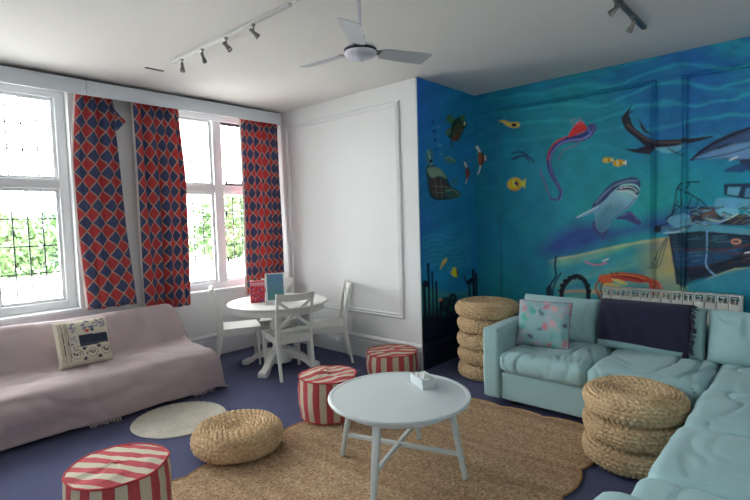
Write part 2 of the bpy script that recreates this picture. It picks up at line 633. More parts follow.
def paint_back(P):
    s = Paint(P)
    x, y = s.x, s.y
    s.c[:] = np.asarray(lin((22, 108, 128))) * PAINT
    n1 = swirl(x, y, 40, 26, 10, 1)
    n2 = swirl(x + 30 * n1, y, 90, 10, 10, 2)
    s.blend(np.clip((x - 540) / 150, 0, 1) * np.clip((230 - y) / 90, 0, 1) * 0.85, (34, 92, 146))
    s.blend(np.clip((500 - x) / 40, 0, 1) * 0.6, (20, 92, 118))
    s.blend(np.clip(n1 * 0.9, 0, 1) * 0.35, (26, 132, 138))
    s.blend(np.clip(-n1 * 0.9, 0, 1) * 0.25, (24, 84, 132))
    top = np.clip((150 - y + (x - 480) * -0.12) / 60, 0, 1)
    s.blend(np.clip(n2 - 0.15, 0, 1) * top * 0.75, (40, 140, 150))
    s.blend(np.clip(-n2 - 0.2, 0, 1) * top * 0.7, (28, 64, 138))
    # glow of green water round the great shark and the wreck
    s.ell(640, 215, 70, 45, -0.2, (36, 142, 142), 1.0, 0.7)
    s.ell(575, 150, 50, 70, 0.2, (30, 128, 140), 1.0, 0.6)
    s.ell(715, 190, 60, 40, 0, (30, 134, 142), 1.0, 0.5)
    # marbled light on the water
    wv = y * 1.0 + 0.22 * x + 15 * swirl(x, y, 70, 60, 6, 12) + 5 * swirl(x, y, 26, 18, 8, 13)
    st = np.sin(wv / 2.6) * 0.6 + np.sin(wv / 1.37 + 2) * 0.4
    zone = np.clip((165 - y) / 50, 0, 1) * np.clip((x - 470) / 60, 0.25, 1)
    s.blend(np.clip(st - 0.25, 0, 1) * zone * 0.75, (46, 146, 158))
    s.blend(np.clip(-st - 0.3, 0, 1) * zone * 0.6, (30, 70, 140))
    s.blend(np.clip(st - 0.35, 0, 1) * np.clip((y - 140) / 40, 0, 1) * np.clip((235 - y) / 30, 0, 1) * 0.3, (40, 140, 150))
    # deep blue gloom above the sand
    s.poly([(540, 252), (556, 234), (585, 222), (625, 226), (660, 214), (700, 206), (700, 238), (650, 232), (600, 246), (560, 256)], (44, 56, 128), 16, 0.85)
    # sand bank, fading into the water on the left
    edge = np.interp(x, [540, 556, 575, 605, 640, 670, 700, 830], [262, 257, 254, 247, 240, 236, 232, 226])
    sand = np.clip((y - edge) / 1.5, 0, 1) * np.clip((x - 546) / 16, 0, 1)
    s.blend(sand * 0.9, (58, 134, 136))
    rip = np.sin((y - edge) / 3.1 + 1.6 * swirl(x, y, 40, 30, 6, 21) + (x - 600) * 0.03)
    s.blend(sand * np.clip(rip, 0, 1) * 0.4, (120, 156, 122))
    s.blend(sand * np.clip(-rip, 0, 1) * 0.5, (30, 112, 140))
    s.blend(sand * np.clip((x - 632) / 36, 0, 1) * np.clip((300 - y) / 30, 0, 1) * 0.75, (166, 140, 80))
    s.blend(sand * np.clip(1 - np.abs(y - edge - 2) / 3, 0, 1) * 0.5, (188, 172, 116))
    s.blend(sand * np.clip(1 - np.abs(y - edge - 22 + (x - 600) * .05) / 5, 0, 1) * np.clip((660 - x) / 30, 0, 1) * 0.6, (30, 120, 146))
    s.line([(560, 292), (585, 291), (605, 293)], 3, (190, 140, 84), 0.6, soft=2)
    s.line([(585, 262), (596, 265), (606, 263)], 1.8, (190, 96, 130), 0.8)
    s.line([(603, 261), (608, 259)], 1.6, (190, 220, 220), 0.9)
    s.blend(np.clip((y - 304) / 14, 0, 1) * 0.6, (30, 96, 116))
    # dark ring of an old hoop and weed stems
    s.line([(561, 300), (563, 288), (570, 279), (577, 276), (584, 280), (588, 290), (588, 304)], 4.2, (16, 26, 40))
    for k in range(9):
        a = math.pi * (1.0 + k / 8)
        s.ell(575 + 14 * math.cos(a), 291 + 14 * math.sin(a), 2.4, 2.4, 0, (14, 22, 34), 0.4)
    s.line([(556, 257), (555, 266), (556, 276), (551, 284), (548, 295), (550, 310)], 1.8, (16, 36, 56))
    s.line([(561, 273), (556, 281), (553, 290), (552, 305)], 1.4, (16, 36, 56))
    s.ell(549, 291, 3, 6, 0, (20, 40, 50))
    s.line([(598, 292), (600, 300), (604, 308)], 1.2, (18, 50, 66))
    # crab
    for k in range(5):
        s.line([(640 + k * 3, 279), (647 + k * 3, 281 + k * .6), (651 + k * 2.6, 288), (649 + k * 3.4, 297)], 1.7, (150, 50, 40) if k % 2 else (184, 70, 44))
    s.poly([(604, 276), (612, 273), (624, 272.5), (638, 274), (648, 277), (650, 281), (640, 283), (628, 281), (614, 281), (605, 280)], (150, 52, 40), 1.0)
    s.line([(608, 275), (622, 274.5), (636, 276), (646, 279)], 1.4, (204, 110, 62), 0.8)
    s.line([(622, 276.5), (634, 278), (642, 281)], 1.3, (70, 24, 30), 0.9)
    s.poly([(598, 278), (603, 274.5), (610, 276), (614, 280), (610, 284), (602, 284)], (186, 76, 46), 0.9)
    s.poly([(603, 284), (611, 283), (620, 286), (627, 289.5), (617, 290), (607, 288)], (206, 148, 84), 0.9)
    s.poly([(611, 279), (620, 279.5), (628, 284), (619, 283.5)], (214, 158, 96), 0.9)
    s.line([(606, 285.5), (616, 287.5), (625, 289)], 0.8, (120, 50, 36), 0.8)
    s.line([(600, 280), (596, 285), (596.5, 291), (601, 298)], 1.8, (150, 66, 44))
    s.line([(603, 283), (600, 289), (603, 295)], 1.3, (120, 50, 40))
    for px_ in (612, 617):
        s.line([(px_, 275), (px_ - 1, 271.5)], 0.8, (60, 30, 30))
    # ribbon fish: body, mane, crest
    body = [(592, 128), (588, 134), (580, 138), (570, 139), (560, 142), (552, 150), (549, 160), (551, 172), (557, 184), (561, 192), (559, 199), (552, 199), (549, 194)]
    s.line(body, 8.6, (84, 40, 84), 1, 1.0)
    s.line(body, 6.6, (52, 64, 124), 1, 0.6)
    s.line([(p[0] + 0.9, p[1] + 1.4) for p in body[:11]], 2.2, (104, 120, 176), 0.8, 0.6)
    s.line([(p[0] - 0.8, p[1] - 1.4) for p in body[:11]], 1.5, (40, 34, 78), 0.8, 0.5)
    cb = catmull(body[:11], 5, False)
    for k in range(2, len(cb) - 2, 2):
        d_ = cb[k + 1] - cb[k - 1]
        n_ = np.array([-d_[1], d_[0]]) / (np.hypot(*d_) + 1e-6) * 2.6 * (1 - k / len(cb) * .6)
        s.line([cb[k] - n_, cb[k] + n_ + d_ * .4], 0.7, (38, 36, 84), 0.7, smooth=False)
    s.poly([(568, 136), (572, 129), (576, 124), (581, 121), (586, 126), (586, 130), (578, 134), (570, 137)], (196, 44, 44), 1.0)
    s.line([(566, 137), (556, 142), (550, 150), (548, 160)], 1.6, (176, 60, 66), 0.9)
    for k in range(5):
        s.line([(573 + k * 2.6, 127 - k), (570 + k * 2.6, 119 - k * 0.4)], 0.6, (150, 110, 120), 0.7)
    s.ell(590, 130, 3.4, 2.6, -0.5, (70, 84, 140))
    s.ell(591.5, 129, 0.9, 0.9, 0, (20, 24, 40))
    s.line([(583, 139), (574, 146), (564, 150), (558, 160)], 0.9, (120, 64, 110), 0.8)
    s.line([(549, 194), (546, 186), (543, 178), (540, 170)], 1.2, (116, 60, 110), 0.8)
    # small fishes
    for cx, cy, rx, ry, c1, c2 in ((607, 160, 4.6, 2.8, (222, 142, 36), (240, 200, 120)), (618.5, 163, 5.6, 3.4, (226, 140, 34), (240, 210, 150)), (515, 184, 7.6, 6.2, (228, 150, 30), (236, 180, 60))):
        s.ell(cx, cy, rx, ry, -0.15, c1)
        s.poly([(cx + rx * .7, cy), (cx + rx * 1.4, cy - ry * .9), (cx + rx * 1.35, cy + ry * .7)], c2, 0.8, smooth=False)
        s.ell(cx - rx * .15, cy, rx * .16, ry * .8, -0.15, c2, 0.4)
        s.ell(cx + rx * .35, cy, rx * .14, ry * .7, -0.15, (120, 70, 30), 0.4, .7)
    s.ell(516.5, 183.5, 2.4, 1.6, 0.6, (52, 48, 80), 0.4)
    s.ell(514, 190, 3, 1, 0.1, (180, 96, 30), 0.5)
    s.poly([(500, 121), (504, 120), (510, 122), (518, 122), (520, 126), (516, 128), (509, 127), (503, 123)], (172, 150, 64), 0.9)
    s.ell(514, 125, 2.6, 1.6, 0, (24, 30, 34))
    s.ell(518, 124.6, 1, 1, 0, (210, 190, 110))
    s.line([(512, 153), (520, 152), (528, 155)], 2.0, (22, 66, 96), 0.9)
    s.line([(513, 159), (522, 156), (530, 158), (534, 162)], 3.0, (28, 60, 88), 0.9, 1.4)
    s.line([(524, 155), (530, 162)], 1.6, (30, 64, 84), 0.8)
    # angel fish on this side of the corner
    s.line([(477, 147), (480, 153), (481, 160), (480, 168), (478, 174)], 2.6, (206, 198, 176), 1, 1.0)
    s.poly([(479, 152), (484, 155), (487, 158), (484, 162), (480, 166), (478, 160)], (126, 70, 46), 0.9)
    s.line([(482, 153), (483, 158), (482, 164)], 1.3, (30, 30, 36))
    s.line([(485, 156), (485.5, 160)], 1.0, (220, 214, 190))
    # swordfish-like shark in the middle
    s.line([(626, 119), (630, 128), (640, 136), (652, 143), (664, 144), (684, 142), (712, 136.5)], 9.0, (40, 40, 52), 1, 1.2)
    s.poly([(632, 105), (632.5, 104), (629, 112), (636, 110), (629, 114), (626, 120), (628, 127), (636, 132), (645, 136), (653, 140), (665, 140), (680, 139), (695, 138), (714, 136), (700, 141), (685, 144), (675, 146), (662, 147), (655, 149), (648, 154), (636, 153), (624, 149), (636, 149), (645, 146), (636, 138), (626, 130), (622, 122), (625, 113)], (40, 38, 48), 0.9, smooth=False)
    s.poly([(637, 117), (641, 122), (646, 130), (652, 134), (645, 133), (641, 128), (640, 122)], (44, 40, 50), 0.9, smooth=False)
    s.poly([(655, 148), (668, 147), (684, 145), (676, 152), (664, 153)], (96, 152, 160), 1.4, 0.7)
    s.line([(668, 148), (676, 153), (684, 155)], 1.2, (46, 50, 60))
    s.line([(628, 125), (640, 135), (655, 142), (680, 142)], 2.4, (92, 78, 76), 0.6)
    s.poly([(648, 150), (653, 146), (656, 150), (648, 155)], (44, 40, 50), 0.9, smooth=False)
    # big whale head entering from the right
    s.poly([(690, 160), (700, 150), (715, 140), (735, 131), (760, 124), (800, 118), (860, 118), (860, 162), (800, 166), (755, 162), (730, 160), (708, 156)], (44, 58, 84), 1.0, smooth=False)
    s.poly([(692, 159), (712, 151), (735, 144), (762, 140), (800, 138), (800, 160), (750, 160), (725, 158)], (92, 132, 168), 3.0, 0.85, smooth=False)
    s.poly([(716, 146), (735, 137), (760, 130), (760, 138), (735, 143)], (52, 74, 110), 2.0, 0.8)
    s.line([(691, 160), (706, 148), (725, 138), (750, 128)], 1.8, (22, 26, 38))
    s.line([(692, 160), (712, 157), (735, 152), (755, 145)], 1.2, (30, 44, 70), 0.8)
    s.line([(718, 148), (728, 144)], 1.6, (20, 30, 44), 0.9)
    s.line([(730, 160), (737, 157)], 1.6, (190, 210, 220), 0.9)
    s.poly([(740, 160), (748, 170), (758, 176), (770, 170), (764, 160)], (40, 52, 80), 1.0)
    s.poly([(724, 171), (738, 164), (748, 166), (744, 172), (734, 172)], (34, 60, 104), 1.2, 0.9)
    # great white shark
    s.poly([(594, 221), (603, 222), (608, 228), (606, 236), (603, 240), (600, 236), (595, 233), (592, 228)], (50, 62, 108), 1.0)
    s.poly([(592, 207), (602, 194), (612, 184), (624, 179.5), (634, 177.5), (639, 181), (640, 188), (638, 197), (631, 206), (621, 213), (613, 220), (607, 229), (601, 232), (596, 226), (595, 216)], (132, 178, 186), 1.0, col2=(50, 98, 130))
    s.poly([(600, 212), (612, 208), (622, 206), (616, 214), (608, 222), (602, 226)], (64, 120, 146), 5, 0.7)
    s.poly([(591, 207.5), (602, 193), (612, 183), (624, 178.5), (634, 177), (640, 181), (640, 188), (636, 184.5), (628, 183.5), (619, 186), (611, 193), (605, 200), (598, 205)], (50, 66, 104), 0.9)
    s.line([(596, 203), (606, 192), (616, 185), (628, 181), (637, 181)], 1.5, (104, 130, 160), 0.75)
    s.line([(603, 200), (611, 192), (619, 186)], 1.6, (34, 46, 78), 0.8)
    s.poly([(617, 190), (622, 186.5), (630, 185.5), (636, 187), (639.5, 192), (637, 195), (634, 191), (627, 189.5)], (30, 38, 58), 0.8)
    s.line([(620, 188.5), (626, 187), (633, 188), (637.5, 192)], 0.9, (208, 220, 222), 0.9)
    s.line([(618, 191.5), (626, 191), (632, 193), (636, 197)], 1.2, (196, 214, 220), 0.8)
    s.ell(613.5, 187.5, 1.1, 0.9, 0, (14, 18, 30))
    for k in range(3):
        s.line([(606 + k * 2.2, 205 - k), (605 + k * 2.4, 211 - k)], 0.7, (44, 80, 108), 0.8)
    s.poly([(575, 218.5), (586, 212), (599, 205.5), (601, 209), (592, 213), (584, 216.5)], (96, 136, 164), 0.8, smooth=False)
    s.line([(577, 217.5), (588, 211.5), (598, 207)], 0.9, (190, 208, 216), 0.8)
    s.poly([(615, 219), (624, 213.5), (630, 211), (637, 217), (641.5, 223), (637, 225), (626, 220)], (52, 58, 104), 0.9)
    s.line([(622, 216), (631, 213), (638, 220)], 0.9, (110, 124, 164), 0.6)
    s.line([(636, 198), (628, 207), (617, 215), (610, 223)], 1.2, (36, 60, 96), 0.6, soft=2)
    # wreck: hull
    s.poly([(668, 231), (684, 227), (700, 229), (730, 232), (770, 236), (830, 238), (830, 262), (770, 266), (735, 268), (712, 276), (700, 282), (684, 286), (676, 284), (674, 268), (671, 250)], (26, 36, 50), 1.0, smooth=False)
    s.poly([(672, 250), (690, 249), (720, 250), (745, 246), (738, 256), (714, 264), (686, 268), (675, 268)], (30, 66, 100), 3.0, 0.8, smooth=False)
    s.poly([(672, 235), (700, 233), (730, 238), (750, 242), (740, 247), (700, 249), (673, 248)], (28, 60, 76), 3.0, 0.7, smooth=False)
    s.poly([(662, 228), (676, 226), (690, 222), (720, 226), (760, 230), (830, 230), (830, 238), (760, 236), (700, 231), (670, 234)], (70, 128, 146), 1.2, 0.95, smooth=False)
    s.line([(672, 250), (700, 249.5), (728, 249), (752, 244)], 1.4, (86, 44, 40), 0.8)
    s.line([(676, 268), (700, 267), (720, 262)], 1.0, (70, 40, 36), 0.7)
    s.poly([(675, 270), (686, 270), (690, 284), (680, 285)], (26, 70, 84), 2.0, 0.8)
    s.ell(697, 237, 3.2, 3.0, 0, (16, 40, 44))
    s.ell(697, 237, 1.8, 1.6, 0, (36, 78, 84))
    s.line([(707, 231), (707, 250), (706, 264), (711, 272), (722, 279), (742, 283)], 1.6, (110, 150, 190), 0.9)
    s.ell(736, 241.5, 5.4, 2.8, 0.0, (188, 120, 90))
    s.ell(736, 241.5, 3.6, 1.2, 0.0, (90, 60, 54))
    s.line([(745, 253), (756, 251)], 1.4, (190, 200, 210), 0.9)
    s.poly([(690, 283), (712, 277), (745, 268), (830, 262), (830, 420), (700, 420), (688, 300)], (26, 108, 128), 4, 0.95)
    # bowsprit, anchor gear, ropes
    s.line([(656, 231), (666, 228), (676, 230), (690, 226)], 3.4, (60, 90, 110))
    s.ell(658, 229, 3.4, 3.6, 0, (18, 24, 32))
    s.line([(664, 233), (676, 232), (686, 229)], 1.6, (150, 180, 190), 0.8)
    s.line([(660, 226), (672, 222)], 1.6, (30, 40, 50))
    for k in range(3):
        s.line([(668 - k, 238), (664 - k * 3, 252), (660 - k * 3.4, 264), (656 - k * 4, 268)], 0.9, (26, 44, 54), 0.9)
    # foredeck clutter, cabin, rails
    s.poly([(690, 210), (700, 207), (715, 207), (724, 214), (736, 214), (760, 216), (830, 214), (830, 232), (750, 226), (720, 225), (690, 222)], (44, 44, 54), 1.2, 0.95, smooth=False)
    s.poly([(668, 222), (670, 217), (688, 214), (690, 224), (676, 227)], (92, 150, 166), 1.2, 0.85)
    s.poly([(702, 208), (714, 209), (716, 218), (704, 220)], (86, 74, 70), 1.2, 0.9)
    s.poly([(716, 206), (736, 208), (738, 214), (726, 218), (717, 213)], (96, 158, 172), 1.2, 0.9)
    s.poly([(714, 207), (716, 198), (740, 198), (762, 196), (830, 196), (830, 214), (760, 214), (740, 209)], (84, 140, 164), 1.2, 0.9, smooth=False)
    s.line([(706, 219), (722, 221), (738, 214)], 1.6, (150, 176, 150), 0.8)
    s.line([(704, 222), (718, 223), (724, 220)], 2.2, (96, 136, 176), 0.8)
    s.poly([(724, 184), (752, 183), (830, 183), (830, 198), (744, 199), (724, 195)], (30, 50, 74), 1.0, smooth=False)
    s.poly([(728, 187), (741, 187), (738, 196), (727, 194)], (84, 140, 160), 1.0, smooth=False)
    s.poly([(746, 188), (762, 188), (760, 198), (744, 197)], (60, 110, 140), 1.0, smooth=False)
    rgs = np.random.RandomState(17)
    pal = [(18, 26, 38), (96, 82, 66), (96, 150, 166), (52, 70, 88), (30, 40, 56), (120, 92, 66), (70, 116, 140)]
    for k in range(90):                       # gear and clutter along the deck
        cx, cy = rgs.uniform(690, 800), rgs.uniform(206, 226)
        an, L = rgs.uniform(-0.5, 0.5), rgs.uniform(2, 7)
        s.line([(cx - L * math.cos(an), cy - L * math.sin(an)), (cx + L * math.cos(an), cy + L * math.sin(an))], rgs.uniform(0.7, 1.8), pal[rgs.randint(7)], 0.75, smooth=False)
    for k in range(70):                       # worn planks and rust on the hull
        f = rgs.uniform(0, 1)
        cx = 675 + 110 * f
        cy = rgs.uniform(236, 266 - 4 * f)
        L = rgs.uniform(3, 10)
        s.line([(cx - L, cy + 0.3), (cx + L, cy - 0.4 - 0.6 * f)], rgs.uniform(0.6, 1.6), [(16, 24, 36), (44, 88, 112), (92, 58, 44), (24, 44, 60), (60, 104, 120)][rgs.randint(5)], 0.55, smooth=False)
    s.line([(673, 250), (676, 268), (680, 284)], 1.6, (14, 18, 28), 0.9)
    s.line([(678, 272), (690, 276), (704, 272), (722, 264), (750, 256)], 3.0, (16, 22, 32), 0.6, soft=3)
    dk = (20, 30, 44)
    s.line([(666, 219), (672, 214), (675, 200), (677, 188), (680, 184), (690, 182), (699, 182)], 1.2, dk, smooth=False)
    s.line([(677, 188), (690, 194), (700, 200), (707, 206)], 1.2, dk, smooth=False)
    s.line([(674, 205), (684, 207), (692, 209)], 1.0, dk, smooth=False)
    for a, b in (((680, 186), (682, 208)), ((692, 196), (688, 208)), ((698, 200), (695, 209)), ((678, 200), (672, 216)), ((690, 182), (686, 189))):
        s.line([a, b], 0.9, dk, smooth=False)
    s.line([(667, 219), (680, 206)], 0.9, dk, smooth=False)
    return s.brush(3)

def paint_side(P):
    s = Paint(P)
    x, y = s.x, s.y
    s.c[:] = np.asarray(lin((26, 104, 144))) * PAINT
    n1 = swirl(x * 2, y, 60, 40, 8, 5)
    s.blend(np.clip((450 - x) / 34, 0, 1) * np.clip((215 - y) / 100, 0, 1) * 0.8, (40, 82, 160))
    s.blend(np.clip(1 - np.abs(y - 225) / 40, 0, 1) * np.clip((470 - x) / 50, 0, 1) * 0.7, (40, 72, 150))
    s.blend(np.clip(n1, 0, 1) * 0.35, (26, 116, 134))
    for k in range(7):
        yy = 236 + k * 5
        s.line([(424, yy + 2), (438, yy - 2), (452, yy + 2), (470, yy - 3)], 2.2, (50, 126, 148), 0.45, soft=2)
    s.poly([(416, 282), (430, 287), (450, 292), (465, 290), (482, 280), (482, 320), (416, 330)], (52, 118, 116), 3, 0.8)
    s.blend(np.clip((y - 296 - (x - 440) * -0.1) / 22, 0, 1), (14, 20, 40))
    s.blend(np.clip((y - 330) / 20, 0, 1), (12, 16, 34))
    # pilings
    for px, a, w in ((428, 264, 2.2), (432, 272, 1.6), (424, 286, 3.0), (436, 282, 2.0), (420, 292, 2.6), (473, 270, 2.4), (476, 274, 2.2), (469, 282, 1.6), (441, 300, 3.0)):
        s.line([(px, a), (px + 1, a + 26), (px + 1.5, a + 60)], w, (14, 20, 34))
    s.ell(426, 284, 4, 3.4, 0.3, (18, 24, 36))
    s.ell(470, 281, 5, 2, -0.6, (18, 26, 38))
    for cx, cy, r in ((446, 303, 5), (453, 298, 4), (451, 309, 5), (444, 314, 5), (456, 305, 3)):
        s.ell(cx, cy, r, r * 1.1, 0, (16, 28, 36), 0.5)
        s.ell(cx, cy, r * .55, r * .6, 0, (34, 74, 74), 0.5, 0.8)
    s.ell(440.5, 300, 2, 1.6, 0, (170, 80, 60))
    s.line([(464, 276), (468, 284), (474, 280), (478, 272)], 1.3, (16, 22, 34))
    # yellow fishes
    s.poly([(451, 273), (454, 267), (458, 272), (457, 277), (453, 276)], (216, 176, 40), 0.9)
    s.poly([(456, 268), (459, 273), (457, 277)], (60, 60, 60), 0.9, smooth=False)
    s.poly([(442, 262), (446, 258), (447, 261), (443, 266), (440, 270)], (170, 150, 70), 0.9)
    # turtle above
    s.poly([(446, 118), (449, 114.5), (454, 118), (457, 122), (453, 125), (448, 122)], (60, 110, 78), 0.9)
    s.poly([(453, 122), (459, 117), (464, 119), (467, 124), (464, 130), (461, 136), (458, 141), (452, 140), (448, 136), (450, 130)], (30, 52, 44), 0.9)
    s.poly([(455, 126), (461, 123), (463, 129), (459, 137), (453, 136)], (74, 70, 44), 1.4, 0.9)
    for q in ([(454, 128), (463, 127)], [(453, 132), (461, 133)], [(457, 125), (456, 138)], [(460, 124), (459, 136)]):
        s.line(q, 0.7, (28, 36, 28), 0.9)
    s.ell(456, 138, 4.6, 2.8, -0.6, (84, 54, 38))
    s.ell(462.5, 118, 2.6, 3.0, 0.3, (56, 92, 58))
    s.ell(464.6, 123.5, 1.1, 2.2, 0, (176, 190, 150), 0.4, 0.9)
    s.poly([(446, 131), (450, 128), (451, 132), (447, 136)], (62, 100, 70), 0.9)
    s.line([(451, 141), (452, 146)], 1.6, (30, 56, 46))
    # turtle below
    s.poly([(426, 168), (431, 165), (437, 167), (443, 172), (447, 178), (451, 186), (457, 190), (461, 195), (453, 199), (444, 200), (436, 200), (430, 196), (428, 186)], (34, 58, 60), 0.9)
    s.poly([(427, 169), (436, 167), (443, 172), (447, 179), (439, 176), (432, 178)], (112, 132, 108), 1.0, 0.85)
    s.poly([(430, 181), (440, 178), (448, 187), (445, 196), (434, 197)], (66, 50, 52), 1.4, 0.9)
    for q in ([(432, 186), (447, 187)], [(433, 192), (446, 193)], [(435, 180), (437, 197)], [(441, 179), (442, 197)]):
        s.line(q, 0.7, (116, 120, 96), 0.7)
    s.poly([(444, 190), (452, 187), (461, 195), (450, 199)], (52, 78, 70), 0.9)
    s.line([(446, 191), (453, 190), (459, 195)], 0.8, (130, 150, 120), 0.7)
    s.ell(450, 160, 5.8, 3.0, 0.35, (62, 104, 84), 0.5, 0.85)
    s.line([(445, 158), (450, 157.5), (455, 161)], 0.8, (128, 156, 120), 0.7)
    s.poly([(426, 153), (430, 148), (433, 153), (433, 162), (430, 167), (427, 162)], (60, 104, 104), 1.0, 0.85)
    s.line([(428, 151), (430, 158), (432, 164)], 1.0, (170, 190, 170), 0.6)
    s.ell(431, 161, 1.4, 2.0, 0, (24, 40, 48))
    s.ell(455, 182, 3.6, 4.2, 0.4, (46, 90, 92), .6, .7)
    for k in range(8):
        s.ell(433 + (k * 5) % 9, 122 + k * 4.6, 1.2 + (k % 3) * 0.5, 1.6, 0, (64, 120, 150) if k % 2 else (26, 50, 110), 0.6, 0.8)
    # angel fish on this side of the corner
    s.line([(465, 163), (467, 169), (468, 174), (466, 183)], 2.2, (190, 180, 156), 1, 0.8)
    s.poly([(466, 167), (470, 172), (469, 177), (466, 179)], (104, 60, 44), 0.9)
    s.line([(468, 168), (470, 173)], 1.0, (30, 30, 40))
    return s.brush(4)

def mural_grid(nu, nz, fn):
    P = np.zeros((nz, nu, 3))
    zz = np.linspace(0, CEIL, nz)
    for j in range(nz):
        P[j] = fn(zz[j])
    return P

STEP = 0.0075
nz = int(CEIL / STEP) + 1
nxb = int((XE - XR) / STEP) + 1
nys = int((YM - YW) / STEP) + 1
def grid_mesh(name, P, colr):
    """big coloured grid, built straight from arrays"""
    nu, nv = P.shape[:2]
    ii = np.arange(nu * nv).reshape(nu, nv)
    q = np.stack([ii[:-1, :-1], ii[:-1, 1:], ii[1:, 1:], ii[1:, :-1]], -1).reshape(-1, 4)
    me = bpy.data.meshes.new(name)
    me.vertices.add(nu * nv)
    me.vertices.foreach_set('co', P.astype(np.float32).ravel())
    me.loops.add(q.size)
    me.loops.foreach_set('vertex_index', q.astype(np.int32).ravel())
    me.polygons.add(len(q))
    me.polygons.foreach_set('loop_start', np.arange(0, q.size, 4, dtype=np.int32))
    me.update(calc_edges=True)
    at = me.color_attributes.new('Col', 'FLOAT_COLOR', 'POINT')
    rgba = np.ones((nu * nv, 4), np.float32)
    rgba[:, :3] = colr
    at.data.foreach_set('color', rgba.ravel())
    me.materials.append(M['mural'])
    o = bpy.data.objects.new(name, me)
    COL.objects.link(o)
    return o

xs = np.linspace(XR, XE, nxb)
zs = np.linspace(0, CEIL, nz)
PB = np.zeros((nz, nxb, 3))
PB[..., 0] = xs[None, :]
PB[..., 1] = YM
PB[..., 2] = zs[:, None]
back_cols = paint_back(PB.reshape(-1, 3))
wm = grid_mesh('wall_mural', PB, back_cols)
tag(wm, 'sea mural wall with sharks, ribbon fish, crab and a wrecked boat', None, None, 'structure')
ysd = np.linspace(YW, YM, nys)
PS = np.zeros((nz, nys, 3))
PS[..., 0] = XR
PS[..., 1] = ysd[None, :]
PS[..., 2] = zs[:, None]
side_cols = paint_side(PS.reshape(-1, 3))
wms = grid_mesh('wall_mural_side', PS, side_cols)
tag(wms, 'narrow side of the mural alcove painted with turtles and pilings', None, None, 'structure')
struct('wall_backing', MB().box(XR - 0.01, XE + WT, YM + 0.01, YM + WT, 0, CEIL), M['wall'])

def canvas(x, z):
    i = int(np.clip(round((x - XR) / (XE - XR) * (nxb - 1)), 0, nxb - 1))
    j = int(np.clip(round(z / CEIL * (nz - 1)), 0, nz - 1))
    return back_cols[j * nxb + i]

def mural_moulding(name, x0, x1, z0, z1):
    """raised panel moulding painted over together with the mural"""
    mb = MB()
    prof = [(-0.022, 0.0), (-0.022, 0.018), (-0.014, 0.028), (0.0, 0.016), (0.012, 0.030), (0.022, 0.020), (0.022, 0.0)]
    def run(axis, c, a, b):
        n = max(2, int(abs(b - a) / 0.02))
        P = np.zeros((n + 1, len(prof), 3))
        for i in range(n + 1):
            t = a + (b - a) * i / n
            for k, (o, d) in enumerate(prof):
                P[i, k] = (t, YM - d, c + o) if axis == 0 else (c + o, YM - d, t)
        mb.grid(P)
    run(0, z0, x0 - .022, x1 + .022)
    run(0, z1, x0 - .022, x1 + .022)
    run(1, x0, z0, z1)
    run(1, x1, z0, z1)
    mb.c = np.array([canvas(v[0], v[2]) * 0.9 for v in mb.v])  # darker than the mural: moulding shade put into the colour
    o = mb.build(name, M['mural'])
    o['kind'] = 'structure'
    return o
mural_moulding('trim_1', -2.77, -1.17, 0.62, 2.83)
mural_moulding('trim_2', -0.92, 0.62, 0.62, 2.83)

def skirting(name, axis, c, a, b, sgn, m, h=0.27):
    """tall moulded skirting board; c = wall plane, sgn = direction into the room"""
    prof = [(0, 0), (0.022, 0), (0.022, h - 0.07), (0.017, h - 0.06), (0.017, h - 0.05), (0.030, h - 0.035), (0.030, h - 0.02), (0.014, h), (0, h)]
    mb = MB()
    P = np.zeros((2, len(prof), 3))
    for i, t in enumerate((a, b)):
        for k, (d, z) in enumerate(prof):
            P[i, k] = (t, c + sgn * d, z) if axis == 0 else (c + sgn * d, t, z)
    mb.grid(P)
    n = len(prof)
    mb.f += [tuple(range(n)), tuple(reversed(range(n, 2 * n)))]
    return struct(name, mb, m)
skirting('baseboard_far', 0, YW, XW, XR, -1, M['trim'])
skirting('baseboard_window', 1, XW, YB, YW - 0.03, 1, M['trim'])
dark_base = mat('alcove_skirting', (26, 32, 58), 0.5, 0.1, 5)
skirting('baseboard_mural', 0, YM, XR + 0.03, XE, -1, dark_base)
skirting('baseboard_side', 1, XR, YW, YM, 1, dark_base)

def panel_frame(name, x0, x1, z0, z1):
    prof = [(-0.03, 0.0), (-0.03, 0.010), (-0.016, 0.020), (-0.004, 0.014), (0.014, 0.022), (0.03, 0.010), (0.03, 0.0)]
    loops = []
    for o, d in prof:
        loops.append([(x0 - o, YW - d, z0 - o), (x1 + o, YW - d, z0 - o), (x1 + o, YW - d, z1 + o), (x0 - o, YW - d, z1 + o)])
    return struct(name, MB().grid(np.array(loops), cv=True), M['trim'])
panel_frame('trim_3', -5.24, -3.355, 0.55, 2.845)

